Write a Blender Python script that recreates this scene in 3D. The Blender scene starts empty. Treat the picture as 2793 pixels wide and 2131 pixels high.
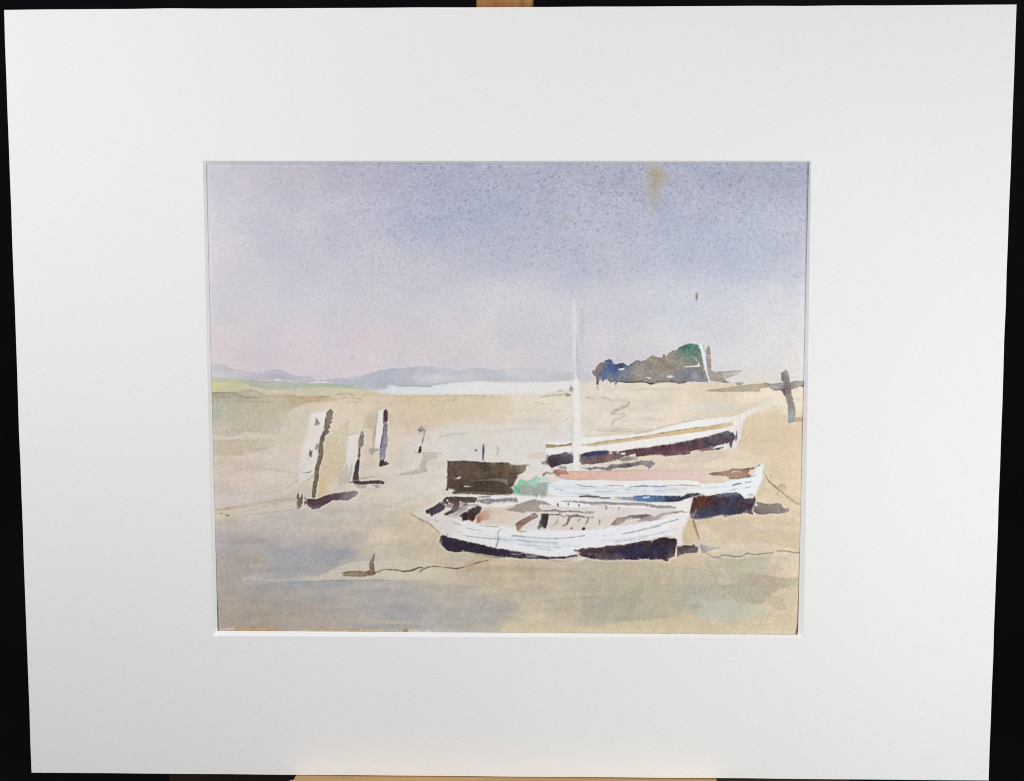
import bpy, math
import numpy as np
from mathutils import Matrix, Vector

# ------------------------------------------------------------------ scene basics
sc = bpy.context.scene
world = bpy.data.worlds.new("World"); sc.world = world; world.use_nodes = True
bg = world.node_tree.nodes["Background"]
bg.inputs["Color"].default_value = (0.95, 0.97, 1.0, 1); bg.inputs["Strength"].default_value = 0.32
sc.view_settings.view_transform = 'Standard'; sc.view_settings.look = 'None'
sc.cycles.filter_width = 1.05; sc.view_settings.exposure = 0; sc.view_settings.gamma = 1; sc.view_settings.use_curve_mapping = False
COL = sc.collection

# board frame: x right, y up the board, z out of its face.  The easel leans it back.
LEAN = math.radians(13)
MB = Matrix.Translation((0, 0, 0.22)) @ Matrix.Rotation(math.pi/2 - LEAN, 4, 'X')
BW, BH = 0.356, 0.2794            # 14 x 11 inch mount
MAT_T, CARD_T = 0.0016, 0.0028    # mount thickness, backing thickness

# camera pose in the board frame (solved from the mount's four corners)
CAM_R = np.array([[9.99783549e-01, -1.77069830e-03, 2.07296803e-02],
                  [-7.30487068e-05, 9.96066782e-01, 8.86056428e-02],
                  [-2.08050399e-02, -8.85879783e-02, 9.95851053e-01]])
CAM_P = np.array([0.01122707, 0.04317427, 0.43536858])
PW, PH, FPX = 2793.0, 2131.0, 3300.0
cam_d = bpy.data.cameras.new("camera"); cam = bpy.data.objects.new("camera", cam_d); COL.objects.link(cam)
cam_d.sensor_width = 36; cam_d.lens = 36*FPX/PW; cam_d.clip_start = 0.01; cam_d.clip_end = 50
m4 = Matrix.Identity(4)
for i in range(3):
    for j in range(3): m4[i][j] = CAM_R[i, j]
    m4[i][3] = CAM_P[i]
cam.matrix_world = MB @ m4
sc.camera = cam

def on_board(px, py, z=0.0):
    """where a measured point of the photo lies on the plane z of the board"""
    px = np.asarray(px, float); py = np.asarray(py, float)
    d = np.stack([(px-PW/2)/FPX, -(py-PH/2)/FPX, -np.ones_like(px)], -1) @ CAM_R.T
    s = (z-CAM_P[2])/d[..., 2]
    return CAM_P + d*s[..., None]

# ------------------------------------------------------------------ helpers
def mesh_obj(name, verts, faces, mat=None, parent=None, smooth=False):
    me = bpy.data.meshes.new(name); me.from_pydata([tuple(map(float, v)) for v in verts], [], faces); me.update()
    o = bpy.data.objects.new(name, me); COL.objects.link(o)
    if mat: me.materials.append(mat)
    if parent: o.parent = parent
    else: o.matrix_world = MB
    if smooth:
        for p in me.polygons: p.use_smooth = True
    return o

def empty(name, label, cat):
    o = bpy.data.objects.new(name, None); COL.objects.link(o); o.matrix_world = MB
    o.empty_display_size = 0.02
    o["label"] = label; o["category"] = cat
    return o

def bevel(o, w, seg=2):
    b = o.modifiers.new("bevel", 'BEVEL'); b.width = w; b.segments = seg; b.limit_method = 'ANGLE'

def prism(name, outline, axis, a, b, mat, parent, bev=0.0):
    """outline (list of 2D) extruded along axis from a to b"""
    n = len(outline); vs = []
    for t in (a, b):
        for (p, q) in outline:
            vs.append({'z': (p, q, t), 'y': (p, t, q), 'x': (t, p, q)}[axis])
    fs = [list(range(n)), list(range(2*n-1, n-1, -1))] + [[i, n+i, n+(i+1) % n, (i+1) % n] for i in range(n)]
    o = mesh_obj(name, vs, fs, mat, parent)
    import bmesh
    bm = bmesh.new(); bm.from_mesh(o.data); bmesh.ops.recalc_face_normals(bm, faces=bm.faces); bm.to_mesh(o.data); bm.free()
    if bev: bevel(o, bev)
    return o

def new_mat(name):
    m = bpy.data.materials.new(name); m.use_nodes = True
    nt = m.node_tree; b = nt.nodes["Principled BSDF"]
    return m, nt, b

def node(nt, t, **kw):
    n = nt.nodes.new(t)
    for k, v in kw.items(): setattr(n, k, v)
    return n

# ------------------------------------------------------------------ materials
def mat_card(name, base, rough=0.9, laid=True):
    m, nt, b = new_mat(name)
    b.inputs["Roughness"].default_value = rough; b.inputs["Specular IOR Level"].default_value = 0.15
    tc = node(nt, "ShaderNodeTexCoord")
    n1 = node(nt, "ShaderNodeTexNoise"); n1.inputs["Scale"].default_value = 9; n1.inputs["Detail"].default_value = 3
    n2 = node(nt, "ShaderNodeTexNoise"); n2.inputs["Scale"].default_value = 900; n2.inputs["Detail"].default_value = 2
    mp = node(nt, "ShaderNodeMapping"); mp.inputs["Scale"].default_value = (520, 2400, 1)
    n3 = node(nt, "ShaderNodeTexNoise"); n3.inputs["Scale"].default_value = 1.0; n3.inputs["Detail"].default_value = 2
    for n in (n1, n2): nt.links.new(tc.outputs["Object"], n.inputs["Vector"])
    nt.links.new(tc.outputs["Object"], mp.inputs["Vector"]); nt.links.new(mp.outputs["Vector"], n3.inputs["Vector"])
    r = node(nt, "ShaderNodeValToRGB")
    r.color_ramp.elements[0].position = 0.35; r.color_ramp.elements[1].position = 0.65
    lo = [c*0.985 for c in base]; r.color_ramp.elements[0].color = (lo[0]*1.003, lo[1], lo[2], 1); r.color_ramp.elements[1].color = (base[0], base[1], base[2], 1)
    nt.links.new(n1.outputs["Fac"], r.inputs["Fac"])
    mx = node(nt, "ShaderNodeMix", data_type='RGBA', blend_type='MULTIPLY'); mx.inputs["Factor"].default_value = 1
    r2 = node(nt, "ShaderNodeValToRGB")
    r2.color_ramp.elements[0].position = 0.3; r2.color_ramp.elements[1].position = 0.7
    r2.color_ramp.elements[0].color = (.96, .96, .96, 1); r2.color_ramp.elements[1].color = (1, 1, 1, 1)
    nt.links.new(n3.outputs["Fac"], r2.inputs["Fac"])
    nt.links.new(r.outputs["Color"], mx.inputs["A"]); nt.links.new(r2.outputs["Color"], mx.inputs["B"])
    nt.links.new(mx.outputs["Result"], b.inputs["Base Color"])
    add = node(nt, "ShaderNodeMath", operation='ADD')
    nt.links.new(n2.outputs["Fac"], add.inputs[0]); nt.links.new(n3.outputs["Fac"], add.inputs[1])
    bp = node(nt, "ShaderNodeBump"); bp.inputs["Strength"].default_value = 0.18; bp.inputs["Distance"].default_value = 0.0002
    nt.links.new(add.outputs[0], bp.inputs["Height"]); nt.links.new(bp.outputs["Normal"], b.inputs["Normal"])
    return m

def mat_wood(name, dark, light, along, scale=1.0):
    m, nt, b = new_mat(name)
    b.inputs["Roughness"].default_value = 0.55; b.inputs["Specular IOR Level"].default_value = 0.3
    tc = node(nt, "ShaderNodeTexCoord"); mp = node(nt, "ShaderNodeMapping")
    s = {'x': (25, 420, 420), 'y': (420, 25, 420)}[along]
    mp.inputs["Scale"].default_value = [k*scale for k in s]
    n = node(nt, "ShaderNodeTexNoise"); n.inputs["Scale"].default_value = 1; n.inputs["Detail"].default_value = 5; n.inputs["Roughness"].default_value = 0.65
    n.inputs["Distortion"].default_value = 0.4
    nt.links.new(tc.outputs["Object"], mp.inputs["Vector"]); nt.links.new(mp.outputs["Vector"], n.inputs["Vector"])
    r = node(nt, "ShaderNodeValToRGB")
    r.color_ramp.elements[0].position = 0.3; r.color_ramp.elements[0].color = (*dark, 1)
    r.color_ramp.elements[1].position = 0.62; r.color_ramp.elements[1].color = (*light, 1)
    nt.links.new(n.outputs["Fac"], r.inputs["Fac"]); nt.links.new(r.outputs["Color"], b.inputs["Base Color"])
    bp = node(nt, "ShaderNodeBump"); bp.inputs["Strength"].default_value = 0.15; bp.inputs["Distance"].default_value = 0.0003
    nt.links.new(n.outputs["Fac"], bp.inputs["Height"]); nt.links.new(bp.outputs["Normal"], b.inputs["Normal"])
    return m

M_MAT = mat_card("white_mount_card", (0.862, 0.856, 0.848))
M_CORE = mat_card("white_card_core", (0.955, 0.965, 0.98))
M_BACK = mat_card("backing_card", (0.60, 0.57, 0.52))
M_BEECH = mat_wood("beech_wood", (0.32, 0.145, 0.043), (0.47, 0.235, 0.075), "y")
M_LEDGE = mat_wood("pale_beech_wood", (0.46, 0.275, 0.105), (0.62, 0.39, 0.165), "x")
M_BASE = mat_wood("shade_darkened_wood", (0.032, 0.017, 0.011), (0.055, 0.03, 0.02), 'x')  # wood of the base, the shade under the board put into its colour

m, nt, b = new_mat("black_cloth"); M_CLOTH = m
b.inputs["Roughness"].default_value = 1.0; b.inputs["Specular IOR Level"].default_value = 0.05
tc = node(nt, "ShaderNodeTexCoord"); n1 = node(nt, "ShaderNodeTexNoise"); n1.inputs["Scale"].default_value = 14; n1.inputs["Detail"].default_value = 6
nt.links.new(tc.outputs["Object"], n1.inputs["Vector"])
r = node(nt, "ShaderNodeValToRGB"); r.color_ramp.elements[0].color = (.006, .0045, .0065, 1); r.color_ramp.elements[1].color = (.015, .0125, .0165, 1)
nt.links.new(n1.outputs["Fac"], r.inputs["Fac"]); nt.links.new(r.outputs["Color"], b.inputs["Base Color"])

# paint: pigment colour is stored on the sheet's vertices, the paper's tooth is a fine bump
m, nt, b = new_mat("watercolour_pigment"); M_PAINT = m
b.inputs["Roughness"].default_value = 0.92; b.inputs["Specular IOR Level"].default_value = 0.08
at = node(nt, "ShaderNodeAttribute"); at.attribute_name = "pigment"
tc = node(nt, "ShaderNodeTexCoord")
n1 = node(nt, "ShaderNodeTexNoise"); n1.inputs["Scale"].default_value = 1700; n1.inputs["Detail"].default_value = 2
nt.links.new(tc.outputs["Object"], n1.inputs["Vector"])
r = node(nt, "ShaderNodeValToRGB"); r.color_ramp.elements[0].position = .25; r.color_ramp.elements[1].position = .75
r.color_ramp.elements[0].color = (.93, .93, .935, 1); r.color_ramp.elements[1].color = (1.04, 1.04, 1.035, 1)
nt.links.new(n1.outputs["Fac"], r.inputs["Fac"])
mx = node(nt, "ShaderNodeMix", data_type='RGBA', blend_type='MULTIPLY'); mx.inputs["Factor"].default_value = 1
nt.links.new(at.outputs["Color"], mx.inputs["A"]); nt.links.new(r.outputs["Color"], mx.inputs["B"])
nt.links.new(mx.outputs["Result"], b.inputs["Base Color"])
bp = node(nt, "ShaderNodeBump"); bp.inputs["Strength"].default_value = 0.12; bp.inputs["Distance"].default_value = 0.0002
nt.links.new(n1.outputs["Fac"], bp.inputs["Height"]); nt.links.new(bp.outputs["Normal"], b.inputs["Normal"])
M_PAPER = mat_card("rag_paper", (0.78, 0.74, 0.66))

# ------------------------------------------------------------------ the painter
X0, Y0, RW, RH = 548, 434, 1674, 1312
rng = np.random.default_rng(7)
def vnoise(cell, seed, w=RW, h=RH):
    """smooth value noise in -1..1 with features of about `cell` photo pixels"""
    g = np.random.default_rng(seed)
    cx = cell if np.isscalar(cell) else cell[0]; cy = cell if np.isscalar(cell) else cell[1]
    nx, ny = int(w/cx)+4, int(h/cy)+4
    a = g.uniform(-1, 1, (ny, nx)).astype(np.float32)
    xs = np.arange(w)/cx; ys = np.arange(h)/cy
    xi = xs.astype(int); yi = ys.astype(int)
    fx = (xs-xi); fy = (ys-yi); fx = fx*fx*(3-2*fx); fy = fy*fy*(3-2*fy)
    r0 = a[:, xi]*(1-fx)+a[:, xi+1]*fx
    return (r0[yi]*(1-fy)[:, None]+r0[yi+1]*fy[:, None]).astype(np.float32)

N2, N3, N5, N8, N20 = vnoise(2.3, 1), vnoise(3.4, 2), vnoise(5.2, 3), vnoise(8.5, 4), vnoise(21, 5)
N60, N150 = vnoise(60, 6), vnoise(150, 8)
NRAG = 0.55*vnoise(9, 9)+0.45*vnoise(4, 10)+0.35*vnoise(30, 12)
NST = vnoise((70, 16), 11)

def hx(s):
    return np.array([int(s[i:i+2], 16) for i in (0, 2, 4)], np.float32)/255

TILE = dict(A=(560, 960, 5.505), B=(920, 960, 5.505), C=(1480, 780, 5.505), D=(1800, 780, 5.505), E=(1460, 1030, 5.505),
            F=(1800, 1030, 5.505), G=(780, 1080, 5.505), H=(1100, 1180, 5.505), I=(1400, 1240, 5.505), J=(1700, 1240, 5.505),
            K=(570, 1240, 5.505), L=(570, 1430, 3.67), M=(1100, 1430, 3.67), N=(1640, 1430, 3.67),
            S1=(550, 430, 2.585), S2=(1380, 430, 2.585), R=(2040, 1230, 8.0), P=(0, 0, 1.0))
def tp(T, pts):
    ox, oy, s = TILE[T]
    return np.array([(ox+x/s, oy+y/s) for x, y in pts], np.float32)

def scatter_field(pts, sig=52):
    """colour field blended from (x, y, hex) samples"""
    gx, gy = np.meshgrid(np.arange(0, RW+12, 6)+X0, np.arange(0, RH+12, 6)+Y0)
    num = np.zeros(gx.shape+(3,)); den = np.zeros(gx.shape)
    for x, y, c in pts:
        d2 = (gx-x)**2+((gy-y)*1.25)**2
        w = np.exp(-d2/(2*sig*sig))+2e-3*np.exp(-d2/(2*(sig*4)**2))+1e-7
        num += w[..., None]*hx(c); den += w
    f = (num/den[..., None]).astype(np.float32)
    xs = np.arange(RW)/6; ys = np.arange(RH)/6; xi = xs.astype(int); yi = ys.astype(int)
    fx = (xs-xi)[None, :, None]; fy = (ys-yi)[:, None, None]
    a = f[yi][:, xi]*(1-fx)+f[yi][:, xi+1]*fx; b2 = f[yi+1][:, xi]*(1-fx)+f[yi+1][:, xi+1]*fx
    return (a*(1-fy)+b2*fy).astype(np.float32)

img = None
lab = np.zeros((RH, RW), np.int16)
PARTS = []            # (key, object name, parent key, label)
def part(key, name, parent=None, label=None):
    PARTS.append((key, name, parent, label)); return len(PARTS)-1
PID = {}

def box_of(P, pad):
    x0 = max(int(P[:, 0].min()-pad-X0), 0); x1 = min(int(P[:, 0].max()+pad-X0)+1, RW)
    y0 = max(int(P[:, 1].min()-pad-Y0), 0); y1 = min(int(P[:, 1].max()+pad-Y0)+1, RH)
    return x0, x1, y0, y1

def blend(sl, d, cols, a, soft, edge, ew, gran, pid, halo, cpts):
    y, x = sl
    cov = np.clip(d/(soft*(1+2.2*np.clip(1.6*N60[y, x]+.5*N20[y, x], 0, 1)))+0.5, 0, 1)*a
    if edge > .1:                                    # dry-brush breaks along the stroke's rim
        cov = cov*(1-.85*np.clip((.8*N3[y, x]+.7*N5[y, x]-.5)*4, 0, 1)*np.exp(-(np.maximum(d, 0)/3.5)**2))
    h, w = d.shape
    if cpts is None:
        c = np.broadcast_to(cols, (h, w, 3)).copy()
    else:
        gx = np.arange(x.start, x.stop)+X0; gy = np.arange(y.start, y.stop)+Y0
        num = np.zeros((h, w, 3), np.float32); den = np.zeros((h, w), np.float32); wob = 5.0
        for (cx, cy), cc in cpts:
            wt = 1/(((gx[None, :]-cx+wob*N20[y, x])**2+(gy[:, None]-cy+wob*N8[y, x])**2)+40)**1.3
            num += wt[..., None]*cc; den += wt
        c = num/den[..., None]
    lum = c.mean(-1)
    g = 1+gran*np.clip(0.12+2.1*(0.95-lum), .15, 2)*(0.7*N2[y, x]+0.9*N3[y, x]+0.6*N5[y, x]+(0.35+0.9*(1-lum))*N20[y, x]+1.3*np.maximum(.7-lum, 0)*N60[y, x])
    g = g*(1-edge*(0.75+0.5*N20[y, x])*np.exp(-(np.maximum(d, 0)/ew)**2))
    c = c*g[..., None]
    if halo > 0:
        hm = (halo*np.exp(-((d+2.6)/2.0)**2))[..., None]
        img[y, x] = img[y, x]*(1-hm)+hx('EEE6DE')*hm
    img[y, x] = img[y, x]*(1-cov[..., None])+c*cov[..., None]
    if pid is not None:
        lab[y, x][cov > 0.5*a] = PID[pid]

def fill(T, pts, col, a=1.0, soft=1.4, rag=1.6, edge=0.16, ew=3.0, gran=0.05, part=None, halo=0.0):
    P = tp(T, pts); pad = soft+rag+8
    x0, x1, y0, y1 = box_of(P, pad)
    if x1 <= x0 or y1 <= y0: return
    gx = (np.arange(x0, x1)+X0).astype(np.float32)[None, :]; gy = (np.arange(y0, y1)+Y0).astype(np.float32)[:, None]
    d2 = np.full((y1-y0, x1-x0), 1e9, np.float32); ins = np.zeros((y1-y0, x1-x0), bool)
    Q = np.roll(P, -1, 0)
    for (ax, ay), (bx, by) in zip(P, Q):
        ex, ey = bx-ax, by-ay; L = ex*ex+ey*ey
        if L < 1e-6: continue
        t = np.clip(((gx-ax)*ex+(gy-ay)*ey)/L, 0, 1)
        np.minimum(d2, (gx-ax-t*ex)**2+(gy-ay-t*ey)**2, out=d2)
        if ay != by:
            c = ((ay > gy) != (by > gy)) & (gx < ex*(gy-ay)/ey+ax)
            ins ^= c
    d = np.sqrt(d2); d = np.where(ins, d, -d)
    y, x = slice(y0, y1), slice(x0, x1)
    d = d+rag*NRAG[y, x]
    if isinstance(col, str): blend((y, x), d, hx(col), a, soft, edge, ew, gran, part, halo, None)
    else:
        cp = [(tuple(tp(T, [(cx, cy)])[0]), hx(cc)) for cx, cy, cc in col]
        blend((y, x), d, None, a, soft, edge, ew, gran, part, halo, cp)

def line(T, pts, w, col, a=1.0, soft=1.4, rag=0.8, edge=0.0, gran=0.08, part=None, halo=0.0, wk=1.0, dk=1.0):
    P = tp(T, pts); s = TILE[T][2]
    if wk == 1.0 and dk == 1.0 and (w if np.isscalar(w) else max(w))/s < 3.2: wk, dk, a, soft = 1.35, 0.95, min(1.0, a*1.0), max(soft, 1.8)
    ws = ([w]*len(pts) if np.isscalar(w) else list(w)); r = wk*np.array(ws, np.float32)/(2*s)
    pad = r.max()+soft+rag+8
    x0, x1, y0, y1 = box_of(P, pad)
    if x1 <= x0 or y1 <= y0: return
    gx = (np.arange(x0, x1)+X0).astype(np.float32)[None, :]; gy = (np.arange(y0, y1)+Y0).astype(np.float32)[:, None]
    d = np.full((y1-y0, x1-x0), -1e9, np.float32)
    if len(P) == 1:
        d = r[0]-np.sqrt((gx-P[0, 0])**2+(gy-P[0, 1])**2)
    for k in range(len(P)-1):
        (ax, ay), (bx, by) = P[k], P[k+1]
        ex, ey = bx-ax, by-ay; L = max(ex*ex+ey*ey, 1e-6)
        t = np.clip(((gx-ax)*ex+(gy-ay)*ey)/L, 0, 1)
        np.maximum(d, r[k]+(r[k+1]-r[k])*t-np.sqrt((gx-ax-t*ex)**2+(gy-ay-t*ey)**2), out=d)
    y, x = slice(y0, y1), slice(x0, x1)
    d = d+rag*NRAG[y, x]
    blend((y, x), d, hx(col)*dk, a, soft, edge, 3.0, gran, part, halo, None)

def dot(T, x, y, rx, ry, col, ang=0, **kw):
    t = np.linspace(0, 2*np.pi, 14, endpoint=False); c, s = math.cos(math.radians(ang)), math.sin(math.radians(ang))
    fill(T, [(x+rx*math.cos(k)*c-ry*math.sin(k)*s, y+rx*math.cos(k)*s+ry*math.sin(k)*c) for k in t], col, **kw)

# ---- what is painted on the sheet (part keys -> object names)
def reg(key, name, parent=None, label=None): PID[key] = part(key, name, parent, label)
reg('sky', 'sky_wash', None, 'grainy blue violet sky wash fading to pink')
reg('sand', 'sand_wash', None, 'pale ochre and grey beach wash')
reg('hills', 'painted_hills', None, 'faint mauve blue hills on the horizon')
reg('sea', 'painted_water', None, 'pale strip of water below the hills')
reg('bank', 'painted_bank', None, 'yellow green grassy bank')
reg('head', 'painted_headland', None, 'brown, blue and green wooded headland')
reg('hpole', 'painted_pole', 'head', 'white slanting pole')
reg('mast', 'painted_mast', None, 'tall white mast left as bare paper')
reg('cross', 'painted_cross', None, 'grey leaning cross-shaped post at the edge')
reg('post1', 'painted_post', None, 'tallest brown mooring post with a long shadow')
reg('post1s', 'cast_shadow', 'post1')
reg('post2', 'painted_post', None, 'short post with a waisted dark stem')
reg('post2s', 'cast_shadow', 'post2')
reg('post3', 'painted_post', None, 'dark topped lilac post')
reg('post4', 'painted_post', None, 'thin small post with scribbled top')
reg('stake', 'painted_stake', None, 'forked twig stake')
reg('flag', 'painted_pole', None, 'thin indigo stick above the brown shed')
reg('shed', 'painted_shed', None, 'dark brown planked shed')
reg('bush', 'painted_bush', None, 'small emerald and grey bush')
reg('boat3', 'painted_boat', None, 'farthest boat with ochre stripe and plum bottom')
reg('boat3s', 'stripe', 'boat3'); reg('boat3b', 'hull_bottom', 'boat3')
reg('boat2', 'painted_boat', None, 'middle boat with pink gunwale stripe')
reg('boat2s', 'stripe', 'boat2'); reg('boat2b', 'hull_bottom', 'boat2')
reg('boat2w', 'waterline_band', 'boat2', 'blue band along the waterline'); reg('boat2c', 'cast_shadow', 'boat2')
reg('boat1', 'painted_boat', None, 'nearest open white rowing boat')
reg('boat1i', 'boat_interior', 'boat1'); reg('boat1b', 'hull_bottom', 'boat1'); reg('boat1t', 'bow_locker', 'boat1', 'dark bow fittings')
reg('boat1g', 'gunwale', 'boat1'); reg('boat1c', 'cast_shadow', 'boat1')
reg('anchor', 'painted_anchor', None, 'rust brown anchor stuck in the sand')
reg('rope', 'painted_rope', None, 'brown rope running from the anchor')
reg('rope2', 'painted_rope', None, 'grey rope trailing to the edge')
reg('stain', 'paper_stain', None, 'tan foxing stain at the top')

# ---- sky and sand washes
SKY = """575 450 C6C4CB;650 500 BFB9C6;800 470 B8B3C3;1000 470 AEADC1;1200 500 A7A9C2;1500 480 ABAEC3;1650 480 AAADC2;1790 470 A9ACC2;2000 480 A5A9BE;2190 480 A5A8BC
600 600 C7C6CF;800 600 BFBDCB;1000 600 B5B6CB;1200 600 A8AEC7;1350 600 A4ACC5;1600 600 AFB4C9;1900 580 ACB1C7;2150 600 B3B7C8
600 750 D0CACF;800 700 C1C0CE;1000 720 C2C1CD;1200 720 BEBECC;1400 680 B5B8CB;1600 700 B7BACB;1900 680 B3B9CE;2050 650 B0B8CF;2150 720 C3C5D2
600 850 CFCCD2;800 850 CDCBD4;1000 850 D1CBD3;1200 830 CFCCD4;1400 850 D2CFD5;1600 850 CCCCD6;1900 830 CFD0D9;2150 850 D7D7DC
600 950 D6CBD1;800 960 D9CCD3;1000 960 D8CED3;1200 960 D7CED2;1400 960 D4CFD4;1600 960 D4CFD5;1900 960 DAD7DA;2150 960 DEDBDB
650 1000 D9CBD0;900 1010 D9CFD4;1300 1000 D6D0D4;1700 1020 D6D0D3;2100 1010 DEDAD8;2150 1040 E0DAD3;600 1000 D5CAD0"""
SAND = """600 1090 BBB09D;600 1110 BFB49F;610 1130 B8BBA4;700 1100 BFB49F;620 1200 CDBFAF;750 1150 C8BBA3;600 1250 D0C3AE;700 1220 D3C8B5;750 1280 D5C9B8;900 1150 D9CAAE;880 1220 D9C7A6;600 1330 CFC4BC;700 1300 D3C7B7;1000 1120 DCCBAB;1150 1130 D9C8A8;1250 1120 D8CAAC;1350 1120 D8CAA8;1100 1200 DDCDBA;1000 1230 DACBB4;1300 1160 DDD0BC;1400 1200 D9D4C9;1250 1220 D4D4CF;1450 1100 DDD5C2;1450 1150 DED8CC;1500 1220 DEDBD6;1700 1080 E0D6C4;1700 1130 E0D7C8;1850 1130 E2D8C7;1900 1080 DDD1B8;2100 1100 E8DBC3;2100 1200 DEC9AE;2050 1180 DFC9A7;1950 1250 DFD2BC;2150 1300 DDC8A8;2050 1300 E0D2B6;2150 1200 DEC8A8;2000 1350 DCCBAE;2170 1240 DBC3A2
950 1330 DACDBB;1200 1300 D9D3C8;1050 1350 D4CBBB;1100 1270 D6D2C8;950 1400 C6BEB4;700 1420 BEBAB8;800 1440 C5BCB5;900 1450 CBBFAE;1000 1420 CDC3B3;1060 1460 D4C7AF;1120 1450 D6C6A6;600 1440 CDC1B0;650 1390 D3C7B6;600 1480 A8AAB4;700 1490 B0AEAE;850 1510 A9A9AC;940 1510 A6A8AC;650 1520 B2A698;780 1540 A8A9AE;850 1560 B1ADAC;620 1560 B2ACA4;700 1600 AFADAD;850 1600 A8ABAF;600 1640 B3A696;700 1680 B0A393;850 1680 AFA596;950 1650 B0ADA8;1050 1620 B1B1B0;1100 1680 ABADAD;1000 1540 CFC3AF;1250 1560 CCBEA4;1200 1600 C3B9A7;1200 1650 B8B5AE;1300 1650 BBB5A8;1400 1560 CBBB9C;1350 1700 B5B0A1;1500 1600 C4B9A1;1600 1600 C3B79F;1550 1680 BCB29C;1650 1660 B5B19E;1750 1620 BFB49C;1800 1560 CBBB9C;1900 1600 BDB4A0;1950 1625 B0B2A2;2050 1600 BCB19C;2000 1680 C5C2AA;2100 1650 CDBFA0;2150 1600 D6C4A2;2100 1700 D6C6A5;1900 1712 D4C5A3;1700 1717 D4C5A3;2150 1710 D8C8A8;1450 1717 D6C8A8
1180 1500 D3C5A8;1100 1520 D0C3AA;2050 1450 D5C4A9;2150 1480 DCCCB0;1950 1440 D9C7A8;2050 1400 DBC7A3;2100 1400 DAC6A2;2150 1520 D9CBB0;2050 1540 CDC5AE;2000 1560 CBC0A8;1900 1550 DACAAB;2180 1450 D8C5A5"""
def parse(s): return [(float(a), float(b2), c) for a, b2, c in (q.split() for q in s.replace('\n', ';').split(';'))]
sky = scatter_field(parse(SKY), 70); sand = scatter_field(parse(SAND), 46)
yy = np.arange(RH)[:, None]+Y0; xx = np.arange(RW)[None, :]+X0
hor = np.interp(np.arange(RW)+X0, [548, 900, 1320, 1560, 1750, 2222], [1040, 1050, 1055, 1040, 1042, 1046])[None, :]
ms = np.clip((hor-yy)/6+.5, 0, 1)[..., None].astype(np.float32)
def desat(f, k, lift=0.0):
    return (f.mean(-1, keepdims=True)*k+f*(1-k))+lift
sky = desat(sky, np.interp(yy[:, 0], [440, 700, 900, 1040], [.08, .08, .04, .0])[:, None, None].astype(np.float32), np.interp(yy[:, 0], [440, 560, 700, 900, 1040], [.022, .034, .022, .004, 0])[:, None, None].astype(np.float32))
sand = desat(sand, np.float32(.12))*np.array([1.035, 1.008, 0.995], np.float32)
# granulating pigment: dark specks gather in the paper's hollows, most in the deep upper blue
amp = np.interp(yy[:, 0], [440, 520, 700, 820, 1040], [1, 1, .62, .3, .16])[:, None]*np.interp(xx[0], [560, 800, 1050, 1500, 2200], [.22, .4, .85, 1, .95])[None, :]
NS, NSb = vnoise(3.6, 21), vnoise((6, 4.2), 22)
spk = np.clip((0.7*NS+0.45*NSb+0.25*N8-0.22)/0.6, 0, 1)
tone = 0.5*N5+0.6*N8+0.35*N20
sky = sky*(1+(0.030*tone*amp+0.014*N60+0.010*N5)[..., None])
sky = sky*(1-spk[..., None]*amp[..., None]*np.array([.18, .17, .14], np.float32))
sky = sky+(0.022*N3*amp+0.010*N2)[..., None]+(N60*0.008)[..., None]*np.array([1, .2, -.6], np.float32)
NST2 = vnoise((170, 11), 41)
sandn = np.interp(yy[:, 0], [1040, 1300, 1450, 1730], [.35, .5, 1, 1])[:, None]
spk2 = np.clip((0.8*NSb+0.5*N5-0.45)/0.6, 0, 1)
sand = sand*(1+(0.026*tone*sandn+0.016*N60+0.012*N20+0.030*(NST+.7*NST2)*np.maximum(sandn, .55))[..., None])
sand = sand*(1+(.016*N3+.012*N5)[..., None])
sand = sand*(1-(spk2*sandn*.09)[..., None])+(N20*0.012*sandn)[..., None]*np.array([1, .1, -.9], np.float32)
img = (sky*ms+sand*(1-ms)).astype(np.float32)
lab[:] = np.where(ms[..., 0] > .5, PID['sky'], PID['sand'])

# stain and specks in the sky
fill('S2', [(1015,55),(1090,60),(1125,130),(1110,200),(1080,260),(1065,330),(1040,380),(1020,300),(990,220),(1000,130)], [(1060,120,'B1A48C'),(1040,300,'B6B0A4'),(1060,60,'B5AEA0')], a=.85, soft=16, rag=4, edge=0, part='stain')
fill('S2', [(1035,90),(1100,95),(1110,160),(1060,190),(1025,160)], 'B0A084', a=.55, soft=12, rag=4, edge=0)
dot('S2', 410, 425, 40, 22, 'BFB5AA', a=.5, soft=9, edge=0); dot('S2', 412, 428, 9, 9, '9C9384', a=.7, soft=4)
dot('S2', 1275, 287, 13, 12, 'C2AA96', a=.5, soft=4); dot('S1', 1055, 1416, 25, 14, 'D0C2A6', a=.6, soft=8, edge=0); dot('S1', 1085, 800, 8, 8, 'CDA8A0', a=.3, soft=4)
dot('D', 550, 155, 20, 56, 'B5A788', ang=3, soft=4); dot('D', 552, 165, 9, 46, '8C8166', a=.8, soft=4)
fill('S1', [(1000,1250),(1250,1200),(1400,1250),(1300,1330),(1050,1330)], 'DCC6CC', a=.35, soft=30, rag=6, edge=0)

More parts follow.
